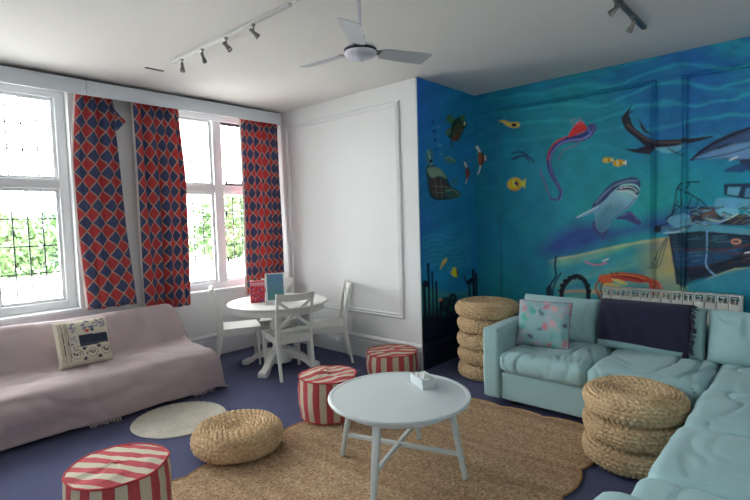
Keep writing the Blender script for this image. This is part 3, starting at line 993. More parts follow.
# ------------------------------------------------------------------ windows with leaded lights
pane_cache = {}
def make_window(idx, y0, y1, casement):
    xo, xi = XW - 0.17, XW - 0.09        # frame depth range
    zt0, zt1 = 2.01, 2.10
    ym = (y0 + y1) / 2
    fw = 0.085
    root = bpy.data.objects.new('window_%d' % idx, None)
    COL.objects.link(root)
    root.location = (XW - 0.13, ym, WZ0)
    tag(root, 'tall white mullioned window with leaded panes' + (' and black iron catches' if casement else ''), None, None, 'structure')
    O = Vector(root.location)
    def part(name, mb, m, **kw):
        mb.v = [(v[0] - O.x, v[1] - O.y, v[2] - O.z) for v in mb.v]
        return mb.build(name, m, root, **kw)
    fr = MB()
    e = 0.004
    fr.rbox(((xo + xi) / 2, y0 + fw / 2 + e, (WZ0 + WZ1) / 2), (xi - xo, fw, WZ1 - WZ0 - 2 * e), 0.006)
    fr.rbox(((xo + xi) / 2, y1 - fw / 2 - e, (WZ0 + WZ1) / 2), (xi - xo, fw, WZ1 - WZ0 - 2 * e), 0.006)
    fr.rbox(((xo + xi) / 2, ym, WZ0 + 0.045 + e), (xi - xo, y1 - y0 - 2 * fw, 0.09), 0.006)
    fr.rbox(((xo + xi) / 2, ym, WZ1 - 0.035 - e), (xi - xo, y1 - y0 - 2 * fw, 0.07), 0.006)
    part('frame', fr, M['window'])
    part('mullion', MB().rbox(((xo + xi) / 2, ym, (WZ0 + WZ1) / 2), (xi - xo + 0.02, 0.12, WZ1 - WZ0 - 0.17), 0.008), M['window'])
    for a, b in ((y0 + fw, ym - 0.06), (ym + 0.06, y1 - fw)):
        part('transom', MB().rbox(((xo + xi) / 2, (a + b) / 2, (zt0 + zt1) / 2), (xi - xo + 0.01, b - a, zt1 - zt0), 0.006), M['window'])
    part('window_sill', MB().rbox((XW - 0.04, ym, WZ0 - 0.005), (0.14, y1 - y0 + 0.08, 0.035), 0.008), M['window'])
    xg = (xo + xi) / 2 - 0.01
    lights = []
    for si, (a, b) in enumerate(((y0 + fw + e, ym - 0.06), (ym + 0.06, y1 - fw - e))):
        for (c, d) in ((WZ0 + 0.094, zt0), (zt1, WZ1 - 0.074)):
            lights.append((si, a, b, c, d))
    for si, a, b, c, d in lights:
        sash = M['iron'] if (casement and si == 1 and c > 2) else M['window']
        w = 0.022 if si == 1 and casement else 0.03
        sm = MB()
        sm.rbox((xg, a + w / 2, (c + d) / 2), (0.035, w, d - c), 0.004)
        sm.rbox((xg, b - w / 2, (c + d) / 2), (0.035, w, d - c), 0.004)
        sm.rbox((xg, (a + b) / 2, c + w / 2), (0.035, b - a - 2 * w, w), 0.004)
        sm.rbox((xg, (a + b) / 2, d - w / 2), (0.035, b - a - 2 * w, w if sash is not M['iron'] else 0.045), 0.004)
        part('sash', sm, M['window'] if sash is not M['iron'] else M['lead'])
        a2, b2, c2, d2 = a + w, b - w, c + w, d - w
        nc, nr = 4, max(2, round((d2 - c2) / 0.235))
        pw, ph = (b2 - a2) / nc, (d2 - c2) / nr
        ck = (round(pw, 4), round(ph, 4))
        if ck not in pane_cache:
            pane_cache[ck] = MB().box(-0.002, 0.002, -pw / 2 + .003, pw / 2 - .003, -ph / 2 + .003, ph / 2 - .003).mesh('pane', M['glass'], False)
        lead = MB()
        for i in range(1, nc):
            lead.box(xg - .004, xg + .004, a2 + i * pw - .006, a2 + i * pw + .006, c2, d2)
        for j in range(1, nr):
            lead.box(xg - .0045, xg + .0045, a2, b2, c2 + j * ph - .006, c2 + j * ph + .006)
        part('lead_came', lead, M['lead'], smooth=False)
        for i in range(nc):
            for j in range(nr):
                p = bpy.data.objects.new('pane', pane_cache[ck])
                COL.objects.link(p)
                p.parent = root
                p.location = (xg - O.x, a2 + (i + .5) * pw - O.y, c2 + (j + .5) * ph - O.z)
    if casement:
        for z in (1.16, 1.74):
            h = MB()
            h.rbox((xi + 0.0, ym + 0.085, z), (0.014, 0.03, 0.06), 0.004)
            h.tube([(xi + 0.012, ym + 0.10, z), (xi + 0.03, ym + 0.14, z), (xi + 0.02, ym + 0.24, z - 0.005)], [0.008, 0.007, 0.005], 8)
            part('handle', h, M['iron'])
        h = MB()
        h.rbox((xi + 0.01, ym + 0.22, zt1 + 0.02), (0.025, 0.27, 0.014), 0.004)
        h.lathe([(0.014, 0), (0.016, 0.02), (0.008, 0.05)], 10, (xi + 0.012, ym + 0.10, zt1 + 0.02))
        h.lathe([(0.014, 0), (0.016, 0.02), (0.008, 0.05)], 10, (xi + 0.012, ym + 0.33, zt1 + 0.02))
        part('casement_stay', h, M['iron'])
    return root
make_window(1, *WIN[0], False)
make_window(2, *WIN[1], True)
make_window(3, *WIN[2], False)  # added window, out of view, to balance the daylight in the room

# ------------------------------------------------------------------ garden outside
struct('ground', MB().box(-40, XW - WT - 0.01, -30, 30, -0.6, -0.45), M['paving'], label='pale paving outside the windows')
struct('wall_garden', MB().box(-12.3, -12.0, -14, 26, -0.45, 0.62), M['render'], label='low white garden wall outside')
def tree(label, x, y, h, rx, seed, m, zbase=0.3):
    rg = np.random.RandomState(seed)
    t = thing('garden_tree', label, 'tree', (x, y, -0.45), 0, 'trees beyond the garden wall')
    tk = MB()
    tk.tube([(0, 0, 0), (0.05, 0.03, h * .4), (-0.03, 0.06, h * .75), (0, 0, h * .92)], [0.16, 0.12, 0.08, 0.03], 8)
    for k in range(5):
        a = k * 1.26 + seed
        tk.tube([(0.02, 0.02, h * .4), (math.cos(a) * rx * .4, math.sin(a) * rx * .4, h * .6), (math.cos(a) * rx * .7, math.sin(a) * rx * .7, h * .75)], [0.07, 0.04, 0.015], 6)
    tk.build('trunk', M['bark'], t)
    n = 2600
    u = rg.normal(size=(n, 3))
    u /= np.linalg.norm(u, axis=1)[:, None]
    rr = rg.uniform(0.45, 1.0, n) ** 0.6
    lob = 1 + 0.25 * np.sin(u[:, 0] * 5 + seed) * np.cos(u[:, 1] * 4) + 0.2 * np.sin(u[:, 2] * 6 + 2 * seed)
    c = u * (rr * lob)[:, None] * np.array([rx, rx, (h - zbase) * .5]) + np.array([0, 0, zbase + (h - zbase) * .5])
    d = rg.normal(size=(n, 3))
    d /= np.linalg.norm(d, axis=1)[:, None]
    e = np.cross(d, rg.normal(size=(n, 3)))
    e /= np.linalg.norm(e, axis=1)[:, None]
    L = rg.uniform(0.07, 0.15, n)[:, None]
    V = np.stack([c - d * L, c + e * L * .45, c + d * L, c - e * L * .45], 1).reshape(-1, 3)
    lf = MB()
    lf.v = [tuple(p) for p in V]
    lf.f = [(4 * i, 4 * i + 1, 4 * i + 2, 4 * i + 3) for i in range(n)]
    o = lf.build('foliage', m, t, smooth=False)
    o['kind'] = 'stuff'
tree('round leafy tree seen through the window above the pink sofa', -14.0, 2.7, 2.55, 1.0, 3, M['leaf'], 0.6)
tree('dark green bushy tree seen through the window above the pink sofa', -15.4, 4.9, 2.5, 0.95, 5, M['leaf2'], 0.7)
tree('broad pale tree seen left of the window mullion by the dining table', -14.0, 8.6, 3.0, 1.1, 8, M['leaf'], 0.6)
tree('tall dark tree seen through the iron casement by the dining table', -15.6, 11.8, 3.6, 1.4, 11, M['leaf2'], 0.8)
tree('small pale tree standing between the two views of the garden', -16.2, 7.0, 2.6, 0.85, 14, M['leaf'], 0.6)

# ------------------------------------------------------------------ pelmet and curtains
t = thing('curtain_pelmet', 'long white boxed pelmet running above both windows', 'pelmet', (XW, 1.0, 2.88))
def rel(mb, o):
    L = o.location
    mb.v = [(v[0] - L.x, v[1] - L.y, v[2] - L.z) for v in mb.v]
    return mb
PZ0, PZ1 = 2.893, 3.036
rel(MB().rbox((-5.28, (1.762 + YB + .05) / 2, (PZ0 + PZ1) / 2), (0.02, 1.762 - YB - .05, PZ1 - PZ0), 0.003), t).build('board', M['pelmet'], t)
rel(MB().rbox((-5.28, (1.767 + 4.09) / 2, (PZ0 + PZ1) / 2), (0.02, 4.09 - 1.767, PZ1 - PZ0), 0.003), t).build('board', M['pelmet'], t)
rel(MB().rbox(((-5.29 + XW) / 2 + .001, 1.75, PZ1 - 0.03), (XW * -1 - 5.29, 0.03, 0.05), 0.003), t).build('bracket', M['pelmet'], t)
rel(MB().rbox(((-5.29 + XW) / 2, (YB + 4.09) / 2 + .03, PZ1 - 0.006), (XW * -1 - 5.292, 4.09 - YB - .06, 0.012), 0.002), t).build('gap_shade_board', M['black_wood'], t)  # added dark board that keeps the gap above the pelmet in shade
rl = MB()
rl.rbox((-5.39, (YB + 4.04) / 2, PZ1 - 0.06), (0.02, 4.04 - YB - .3, 0.02), 0.004)
rel(rl, t).build('curtain_rail', M['track'], t)

def curtain(label, left, right, ztop, zbot, npleat, amp0, amp1, seed, xc=-5.385, u0=0.0, flap=False, full=1.75):
    """left / right = [(z, y), ...] edges from top to bottom; UV runs along the cloth"""
    nz_, nu_ = 60, npleat * 26
    lz, ly = zip(*sorted(left))
    rz_, ry = zip(*sorted(right))
    P = np.zeros((nz_ + 1, nu_ + 1, 3))
    UV = np.zeros((nz_ + 1, nu_ + 1, 2))
    rg = random.Random(seed)
    ph = [rg.uniform(-0.5, 0.5) for _ in range(npleat + 2)]
    am = [rg.uniform(0.6, 1.25) for _ in range(npleat + 2)]
    width0 = (np.interp(ztop, rz_, ry) - np.interp(ztop, lz, ly)) * full
    for i in range(nz_ + 1):
        f = i / nz_
        z = ztop + (zbot - ztop) * f
        a, b = np.interp(z, lz, ly), np.interp(z, rz_, ry)
        amp = amp0 + (amp1 - amp0) * f
        for j in range(nu_ + 1):
            u = j / nu_
            k = u * npleat
            ki = int(k)
            aa = am[ki] * (1 - k + ki) + am[min(ki + 1, npleat + 1)] * (k - ki)
            wob = 0.22 * math.sin(f * 2.6 + u * 5.0 + seed)
            x = xc + amp * aa * math.sin(2 * math.pi * (k + wob * f) + ph[0])
            x += 0.007 * math.sin(17 * u + 5 * f) + 0.005 * math.sin(43 * u + 3 * f + seed) + 0.007 * max(0, 1 - f * 5) * math.sin(2 * math.pi * k * 2.5)
            y = a + (b - a) * u
            P[i, j] = (x, y, z + 0.006 * math.sin(2 * math.pi * k) * f)
            UV[i, j] = (u0 + u * width0, z - 0.5)
    mb = MB()
    # thin cloth with a front and a back sheet so that it has thickness
    mb.grid(P)
    mb.uv = UV.reshape(-1, 2)
    o = mb.build('curtain', M['curtain'], smooth=True, angle=180)
    md = o.modifiers.new('cloth', 'SOLIDIFY')
    md.thickness = 0.004
    tag(o, label, 'curtain', 'patterned window curtains')
    # pale lining turned in along the leading edge
    ln = MB()
    Q = P[:, :4].copy()
    Q[..., 0] -= 0.012
    Q[:, 0, 1] -= 0.016
    Q[:, 0, 0] -= 0.01
    ln.grid(Q)
    c = ln.build('lining', M['lining'], o, angle=180)
    md = c.modifiers.new('cloth', 'SOLIDIFY')
    md.thickness = 0.003
    if flap:
        fl_ = MB()
        zz = np.linspace(0, 1, 8)
        G = np.zeros((8, 5, 3))
        GU = np.zeros((8, 5, 2))
        for i, f in enumerate(zz):
            w = 0.115 * (1 - abs(f * 2 - 1.15)) if abs(f * 2 - 1.15) < 1 else 0.0
            for j in range(5):
                y = np.interp(2.87 - 0.25 * f, rz_, ry) - 0.01 + max(w, 0.002) * j / 4
                G[i, j] = (xc + 0.03 - 0.02 * j / 4, y, 2.87 - 0.25 * f - 0.02 * j / 4)
                GU[i, j] = (0.5 + w * j / 4, 2.37 - 0.25 * f)
        fl_.grid(G)
        fl_.uv = GU.reshape(-1, 2)
        c = fl_.build('loose_corner', M['curtain'], o, angle=180)
        md = c.modifiers.new('cloth', 'SOLIDIFY')
        md.thickness = 0.004
    return o
curtain('red and navy diamond curtain gathered at the right of the window above the pink sofa',
        [(3.0, 1.73), (2.9, 1.70), (2.55, 1.665), (2.25, 1.645), (1.5, 1.66), (0.80, 1.70)],
        [(3.0, 2.03), (2.9, 2.04), (2.3, 2.07), (1.6, 2.10), (0.80, 2.17)], 2.98, 0.795, 3, 0.024, 0.020, 3, flap=True)
curtain('red and navy diamond curtain hanging between both windows, nearly down to the pink sofa back',
        [(3.0, 2.235), (2.9, 2.24), (1.8, 2.25), (0.7, 2.27)],
        [(3.0, 2.72), (2.9, 2.74), (2.2, 2.78), (1.4, 2.77), (0.7, 2.765)], 2.98, 0.69, 4, 0.026, 0.032, 8, u0=0.07)
curtain('red and navy diamond curtain in the corner beside the white panelled wall',
        [(3.0, 3.54), (2.9, 3.545), (0.7, 3.535)],
        [(3.0, 4.105), (2.9, 4.11), (0.7, 4.10)], 2.98, 0.70, 5, 0.024, 0.028, 13, u0=0.02)

# ------------------------------------------------------------------ ceiling fittings
fx, fy, fz = -2.085, 2.235, 2.628
t = thing('ceiling_fan', 'three-bladed white ceiling fan hanging from a thin rod', 'fan', (fx, fy, CEIL))
zb = fz - CEIL
MB().lathe([(0.0, zb - 0.046), (0.012, zb - 0.046), (0.02, zb - 0.036), (0.05, zb - 0.032), (0.088, zb - 0.020), (0.098, zb - 0.008), (0.098, zb + 0.004)], 40).build('lower_housing', M['fan'], t)
MB().lathe([(0.092, zb + 0.005), (0.100, zb + 0.007), (0.100, zb + 0.020), (0.092, zb + 0.022)], 40).build('trim_ring', M['iron'], t)
MB().lathe([(0.096, zb + 0.023), (0.094, zb + 0.034), (0.06, zb + 0.046), (0.034, zb + 0.052), (0.028, zb + 0.10), (0.014, zb + 0.12)], 40).build('upper_housing', M['fan'], t)
MB().tube([(0, 0, zb + 0.11), (0, 0, -0.06)], 0.011, 12).build('downrod', M['fan'], t)
MB().lathe([(0.012, -0.085), (0.05, -0.06), (0.062, -0.02), (0.062, -0.001)], 24).build('canopy', M['fan'], t)
for k in range(3):
    a = math.radians(-54 + 120 * k)
    ca, sa = math.cos(a), math.sin(a)
    tilt = math.radians(-14)
    def bp(r, w, h=0.0):
        x, y, z = r, w * math.cos(tilt), w * math.sin(tilt) + h + zb + 0.012
        return (x * ca - y * sa, x * sa + y * ca, z)
    outline = [(0.135, -0.045), (0.17, -0.052), (0.46, -0.062), (0.478, -0.05), (0.455, 0.055), (0.44, 0.062), (0.17, 0.052), (0.135, 0.045)]
    b = MB()
    n = len(outline)
    b.add([bp(r, w, 0.0025) for r, w in outline] + [bp(r, w, -0.0025) for r, w in outline],
          [tuple(range(n)), tuple(reversed(range(n, 2 * n)))] + [(i, (i + 1) % n, (i + 1) % n + n, i + n) for i in range(n)])
    bl = b.build('blade', M['fan_blade'], t, smooth=False)
    br = MB()
    br.add([bp(r, w, h) for r, w, h in ((.07, -.02, .004), (.07, .02, .004), (.175, .03, .008), (.175, -.03, .008), (.07, -.02, 0), (.07, .02, 0), (.175, .03, .004), (.175, -.03, .004))],
           [(0, 1, 2, 3), (7, 6, 5, 4), (0, 4, 5, 1), (1, 5, 6, 2), (2, 6, 7, 3), (3, 7, 4, 0)])
    for w in (-.014, .014):
        br.lathe([(0.006, 0), (0.006, 0.004), (0.002, 0.006)], 8, bp(.15, w, 0.008))
    br.build('blade_bracket', M['steel'], t, smooth=False)

def spotlight(parent, loc, aim, tilt, m, s=0.72):
    """small adjustable spot under a ceiling track"""
    st = MB()
    st.lathe([(0.014, -0.012), (0.016, 0.0)], 14, loc)
    j = Vector(loc) + Vector((0, 0, -0.085 * s))
    st.tube([loc, (loc[0], loc[1], loc[2] - 0.05 * s), tuple(j)], [0.006, 0.006, 0.008], 10)
    so = st.build('spotlight', m, parent)
    d = Vector((math.cos(aim) * math.sin(tilt), math.sin(aim) * math.sin(tilt), -math.cos(tilt)))
    prof = [(0.0, -0.05), (0.012, -0.05), (0.019, -0.042), (0.020, 0.0), (0.028, 0.03), (0.031, 0.062), (0.027, 0.062), (0.022, 0.045), (0.0, 0.045)]
    hd = MB().lathe([(r * s, z * s) for r, z in prof], 20)
    q = Vector((0, 0, 1)).rotation_difference(d)
    hd.v = [tuple(q @ Vector(v) + j) for v in hd.v]
    hd.build('lamp_head', m, so)
    ln = MB().lathe([(0.0, 0.046 * s), (0.022 * s, 0.047 * s), (0.022 * s, 0.049 * s), (0.0, 0.05 * s)], 16)
    ln.v = [tuple(q @ Vector(v) + j) for v in ln.v]
    ln.build('lens', M['trim'], so)
    return so
t = thing('track_light', 'ceiling track with small steel spotlights above the pink sofa', 'track light', (-3.3, 2.14, CEIL), 0, 'ceiling track lights')
MB().rbox((-0.13, 0, -0.013), (1.62, 0.034, 0.024), 0.004).build('track', M['track'], t)
MB().rbox((1.35, 0, -0.010), (1.30, 0.020, 0.018), 0.003).build('supply_conduit', M['track'], t)
for x, aim, tl in ((-0.80, 0, 0.03), (-0.455, 2.2, 0.8), (-0.10, 0.6, 0.7), (0.26, 1.2, 0.9)):
    spotlight(t, (x, 0, -0.025), aim, tl, M['steel'])
t = thing('track_light', 'ceiling track with steel spotlights in front of the mural', 'track light', (-1.035, 3.6, CEIL), 0, 'ceiling track lights')
MB().rbox((0, 0.02, -0.013), (0.036, 1.50, 0.026), 0.004).build('track', M['steel'], t)
for y, aim, tl in ((0.43, 2.6, 0.75), (0.02, 3.4, 0.85), (-0.4, 0.5, 0.7)):
    spotlight(t, (0, y, -0.026), aim, tl, M['steel'])
o = MB().rbox((0, 0, -0.005), (0.022, 0.17, 0.01), 0.003).build('ceiling_vent', M['steel'])
o.location = (-4.595, 2.125, CEIL)
tag(o, 'slim grey slot plate on the ceiling near the pelmet', 'vent')

# ------------------------------------------------------------------ cloth shapes
def puff_box(w, d, h, r, n=26, bulge=0.03, wr=0.006, seed=0, sag=0.0, fold=7.0, front=0.02):
    """soft upholstery block w x d x h centred on x,y and standing on z=0; creased and puffed"""
    bm = bmesh.new()
    bmesh.ops.create_cube(bm, size=2)
    bmesh.ops.subdivide_edges(bm, edges=list(bm.edges), cuts=n, use_grid_fill=True)
    half = Vector((w / 2, d / 2, h / 2))
    out = []
    off = Vector((seed * 7.3, seed * 3.1, seed * 1.7))
    for v in bm.verts:
        u = v.co.copy()
        # cluster the samples towards the rounded edges
        q = Vector([math.copysign(abs(c) ** 0.8, c) for c in u])
        p = Vector((q.x * half.x, q.y * half.y, q.z * half.z))
        inner = Vector([max(-(half[i] - r), min(half[i] - r, p[i])) for i in range(3)])
        dd = p - inner
        if dd.length > 1e-6:
            p = inner + dd.normalized() * r
        nx, ny, nzv = p.x / half.x, p.y / half.y, p.z / half.z
        fx_ = max(0, 1 - nx * nx) ** 0.5
        fy_ = max(0, 1 - ny * ny) ** 0.5
        p.z += (bulge * fx_ * fy_ - sag * fx_ * fy_ * max(0, 1 - 1.3 * (nx * nx + ny * ny))) * (1 if nzv > 0 else 0.15)
        p.y -= front * fx_ * max(0, -ny) * (1 - nzv * nzv)
        nrm = Vector((nx ** 5, ny ** 5, nzv ** 5)).normalized()
        wq = Vector((p.x, p.y, p.z)) * 2.2 + off
        wx, wy = noise.noise(wq) * 0.12, noise.noise(wq + Vector((9, 4, 2))) * 0.12
        s1 = noise.noise(Vector(((p.x + wx) * fold, (p.y + wy) * fold * 0.38, p.z * fold * .5)) + off)
        s2 = noise.noise(Vector(((p.x + wx) * fold * 1.7 + (p.y + wy) * fold * 1.1, (p.y + wy) * fold * .5 - p.x * 3, p.z * fold)) + off * 2)
        s3 = noise.noise(Vector((p.x * 2.6, p.y * 2.6, p.z * 2.6)) + off * 3)
        ridge = 0.7 * s3 + 0.5 - 1.5 * math.exp(-(s1 / 0.09) ** 2) * max(0, 0.35 + s3) - 1.2 * math.exp(-(s2 / 0.08) ** 2) * max(0, 0.3 - s3)
        p += nrm * wr * ridge * (1.6 if nzv > -0.6 else 0.2)
        p.z += h / 2
        out.append(tuple(p))
    bm.verts.index_update()
    mb = MB().add(out, [[v.index for v in f.verts] for f in bm.faces])
    bm.free()
    return mb

def pillow_T(a, b, t, k=0.42, p=5):
    return t / 2 * (max(0.0, (1 - abs(a) ** p)) * max(0.0, (1 - abs(b) ** p))) ** k

def pillow(w, h, t, n=34, wr=0.006, seed=0, pinch=0.05, k=0.42, fold=9.0, flat=None):
    """cushion standing in the x-z plane (front towards -y), bottom edge on z=0"""
    mb = MB()
    g = np.linspace(-1, 1, n + 1)
    g = np.sign(g) * np.abs(g) ** 0.8
    for side in (-1, 1):
        P = np.zeros((n + 1, n + 1, 3))
        for i, b in enumerate(g):
            for j, a in enumerate(g):
                T = pillow_T(a, b, t, k)
                x = w / 2 * a * (1 - pinch * (1 - abs(a)) * 0 - pinch * (1 - b * b))
                z = h / 2 * b * (1 - pinch * (1 - a * a)) + h / 2
                e = (1 - a ** 6) * (1 - b ** 6)
                wx = noise.noise(Vector((x * 3, z * 3, seed * 2.2))) * 0.10
                s1 = noise.noise(Vector(((x + wx) * fold, (z + wx) * fold * .45, seed * 5.1 + side)))
                s2 = noise.noise(Vector(((x + wx) * fold * 1.5 + z * 7, z * fold * .6 - x * 4, seed * 9.1 + side)))
                s3 = noise.noise(Vector((x * 4, z * 4, seed * 1.3 + side)))
                y = side * (T + wr * e * (0.4 + 0.6 * s3 - 1.3 * math.exp(-(s1 / .09) ** 2) * max(0, .35 + s3) - 1.1 * math.exp(-(s2 / .08) ** 2) * max(0, .3 - s3)) + (0.0008 if side > 0 else 0))
                P[i, j] = (x, y, z)
        mb.grid(P)
    return mb

# ------------------------------------------------------------------ aqua corner sofa
S = thing('corner_sofa', 'pale aqua fabric corner sofa in front of the sea mural', 'sofa', (-1.0, 4.2, 0))
SO = Vector(S.location)
def sp(name, mb, m=None, dx=0, dy=0, dz=0, R=None, parent=None, angle=60):
    vs = []
    for v in mb.v:
        p = Vector(v)
        if R is not None:
            p = R @ p
        vs.append(tuple(p + Vector((dx, dy, dz)) - SO))
    mb.v = vs
    return mb.build(name, m or M['sofa'], parent or S, angle=angle)
SB = 0.055
sp('base', puff_box(1.60, 1.02, 0.24, 0.02, 14, 0, 0.002, 1, front=0.0), dx=-1.18, dy=4.265, dz=SB)
sp('base', puff_box(0.92, 2.96, 0.24, 0.02, 14, 0, 0.002, 2, front=0.0), dx=-0.04, dy=3.295, dz=SB)
sp('arm', puff_box(0.155, 1.10, 0.605, 0.035, 22, 0.006, 0.004, 3, front=0.0), dx=-2.06, dy=4.275, dz=SB)
sp('arm', puff_box(0.98, 0.155, 0.585, 0.035, 22, 0.006, 0.004, 4, front=0.0), dx=-0.07, dy=1.735, dz=SB)
sp('back_frame', puff_box(2.62, 0.17, 0.62, 0.04, 16, 0.006, 0.003, 5, front=0.0), dx=-0.82, dy=4.745, dz=SB)
sp('back_frame', puff_box(0.17, 2.96, 0.62, 0.04, 16, 0.006, 0.003, 6, front=0.0), dx=0.40, dy=3.17, dz=SB)
SZ = SB + 0.235
sp('seat_cushion', puff_box(0.705, 0.88, 0.172, 0.06, 52, 0.022, 0.0125, 11, 0.012, 7, 0.02), dx=-1.625, dy=4.165, dz=SZ)
sp('seat_cushion', puff_box(0.74, 0.88, 0.172, 0.06, 52, 0.026, 0.0100, 12, 0.006, 6, 0.02), dx=-0.895, dy=4.165, dz=SZ)
sp('seat_cushion', puff_box(0.80, 0.80, 0.18, 0.06, 52, 0.020, 0.0086, 13, 0.0, 6, 0.0), dx=-0.115, dy=4.15, dz=SZ)
sp('seat_cushion', puff_box(0.82, 0.745, 0.185, 0.06, 52, 0.022, 0.0050, 14, 0.0, 7, 0.0), dx=-0.115, dy=3.368, dz=SZ)
sp('seat_cushion', puff_box(0.85, 0.695, 0.195, 0.06, 52, 0.028, 0.0045, 15, 0.0, 7, 0.0), dx=-0.115, dy=2.638, dz=SZ)
sp('seat_cushion', puff_box(0.86, 0.46, 0.205, 0.06, 52, 0.020, 0.0048, 16, 0.0, 7, 0.0), dx=-0.12, dy=2.055, dz=SZ)
LEAN = Matrix.Rotation(math.radians(-15), 3, 'X')
BZ = SZ + 0.165
BK = [(-1.755, 0.70, 21), (-1.01, 0.79, 22), (-0.21, 0.80, 23)]
BACK_T = 0.23
for x, w, sd in BK:
    sp('back_cushion', pillow(w, 0.41, BACK_T, 56, 0.020, sd, 0.02, 0.30, 6.0), dx=x, dy=4.43, dz=BZ, R=LEAN)
for y, w, sd in ((3.66, 0.7, 25), (2.95, 0.7, 26), (2.25, 0.7, 27)):
    sp('back_cushion', pillow(w, 0.42, BACK_T, 30, 0.008, sd, 0.02, 0.30, 6.0), dx=0.12, dy=y, dz=BZ, R=Matrix.Rotation(math.radians(-90), 3, 'Z') @ LEAN)
for x, y in ((-1.90, 3.84), (-2.06, 4.7), (-0.7, 4.7), (-0.40, 1.80), (0.3, 1.80), (0.35, 4.7), (-0.42, 3.0)):
    sp('foot', MB().lathe([(0.028, 0.011 if x > -1.95 or y < 4.6 else 0.0), (0.030, 0.02), (0.034, 0.064)], 16, (x, y, 0)), M['black_wood'])

# navy throw over the middle back cushion
N = 46
P = np.zeros((N + 1, 41, 3))
sx, sw, sh = -1.01, 0.79, 0.41
for i in range(N + 1):
    f = i / N
    for j in range(41):
        a = -0.93 + 1.70 * j / 40
        a += 0.015 * math.sin(9 * f + 2) * (1 if j == 40 else 0)
        if f < 0.22:                       # behind and over the top
            g = f / 0.22
            b, side = 0.70 + 0.30 * g, 1
        else:
            g = (f - 0.22) / 0.78
            b, side = 1.0 - (1.72 + 0.05 * math.sin(a * 2)) * g, -1
        T = pillow_T(min(.97, max(-.97, a)), min(b, 1), BACK_T, 0.30)
        x = sw / 2 * a
        z = sh / 2 * b + sh / 2
        lift = 0.026 + 0.004 * math.sin(a * 7 + b * 3) + 0.003 * math.sin(a * 19 + 4 * b)
        if b > 0.9:
            z += 0.016 * (b - 0.9) / 0.1
        y = side * (T + lift * (1 if b < .97 else max(0.1, (1 - b) / .03)))
        p = LEAN @ Vector((x, y, z))
        P[i, j] = (p.x + sx, p.y + 4.43, p.z + BZ)
th = thing('throw_blanket', 'dark navy fringed throw draped over the middle sofa back cushion', 'blanket', tuple(P[-1, 20]))
c = rel(MB().grid(P), th).build('blanket', M['navy'], th, angle=180)
md = c.modifiers.new('cloth', 'SOLIDIFY')
md.thickness = 0.008
md.offset = 1
fr = MB()
rg = random.Random(4)
for k in range(52):                          # knotted fringe on the right edge
    i = 8 + int(k / 52 * (N - 8))
    p = Vector(P[i, 40])
    L = rg.uniform(0.03, 0.055)
    q = p + Vector((L * rg.uniform(.5, .9), -0.012, -L * rg.uniform(.1, .7)))
    m_ = (p + q) / 2 + Vector((0, -0.012, 0.004))
    fr.tube([p, m_, q], [0.005, 0.005, 0.003], 5)
for k in range(26):
    p = Vector(P[-1, 40]) + Vector((-0.03 + 0.03 * k / 25, 0, 0))
    q = p + Vector((rg.uniform(-.012, .012), -0.012 * rg.random(), -rg.uniform(0.03, 0.07)))
    fr.tube([p, q], [0.005, 0.003], 5)
c = rel(fr, th).build('fringe', M['navy'], th)
c['kind'] = 'stuff'

# floral cushion
def floral():
    t = NT('floral_print')
    v = t.n('ShaderNodeTexVoronoi')
    v.inputs['Scale'].default_value = 15
    wob = t.n('ShaderNodeTexNoise')
    wob.inputs['Scale'].default_value = 9
    t.l(t.coord(), wob.inputs['Vector'])
    va = t.n('ShaderNodeVectorMath', operation='MULTIPLY_ADD')
    t.l(wob.outputs['Color'], va.inputs[0])
    va.inputs[1].default_value = (0.10, 0.10, 0.10)
    t.l(t.coord(), va.inputs[2])
    t.l(va.outputs[0], v.inputs['Vector'])
    sep = t.n('ShaderNodeSeparateColor')
    t.l(v.outputs['Color'], sep.inputs[0])
    base = t.mix(t.noise(8, 3), lin((118, 172, 180)), lin((160, 192, 194)))
    def band(lo, hi, col, size):
        nonlocal base
        m1 = t.math('MULTIPLY', t.math('GREATER_THAN', sep.outputs[0], lo), t.math('LESS_THAN', sep.outputs[0], hi))
        mr = t.n('ShaderNodeMapRange')
        mr.inputs[1].default_value = size
        mr.inputs[2].default_value = size * 0.35
        t.l(v.outputs['Distance'], mr.inputs[0])
        base = t.mix(t.math('MULTIPLY', t.math('MULTIPLY', m1, mr.outputs[0]), 0.85), base, lin(col))
    band(0.0, 0.16, (206, 110, 130), 0.75)
    band(0.16, 0.30, (214, 160, 168), 0.8)
    band(0.30, 0.37, (196, 62, 84), 0.55)
    band(0.37, 0.48, (84, 176, 164), 0.8)
    band(0.48, 0.56, (84, 84, 116), 0.5)
    band(0.56, 0.61, (214, 166, 110), 0.5)
    band(0.61, 0.74, (186, 182, 200), 0.8)
    t.l(base, t.b.inputs['Base Color'])
    t.set(Roughness=0.85)
    t.bump(t.noise(260, 2), 0.2, 0.002)
    return t.m
fc = thing('scatter_cushion', 'floral scatter cushion in pink, mint and coral leaning on the aqua sofa arm', 'cushion', (-1.755, 4.065, 0.466), math.radians(5), 'scatter cushions')
pm = pillow(0.46, 0.41, 0.13, 34, 0.004, 31, 0.045, 0.5, 8)
R = Matrix.Rotation(math.radians(-17), 3, 'X')
pm.v = [tuple(R @ Vector(v)) for v in pm.v]
body = pm.build('cover', floral(), fc, angle=70)
sm = MB()
per = []
for k in range(96):
    u = k / 96 * 4
    q, f = int(u), (u - int(u)) * 2 - 1
    a, b = [(f, -1), (1, f), (-f, 1), (-1, -f)][q]
    per.append(R @ Vector((0.23 * a * (1 - 0.045 * (1 - b * b)), 0, 0.205 * b * (1 - 0.045 * (1 - a * a)) + 0.205)))
sm.tube(per, 0.004, 6, closed=True)
sm.build('piping', mat('magenta_piping', (150, 60, 116), 0.8), fc)
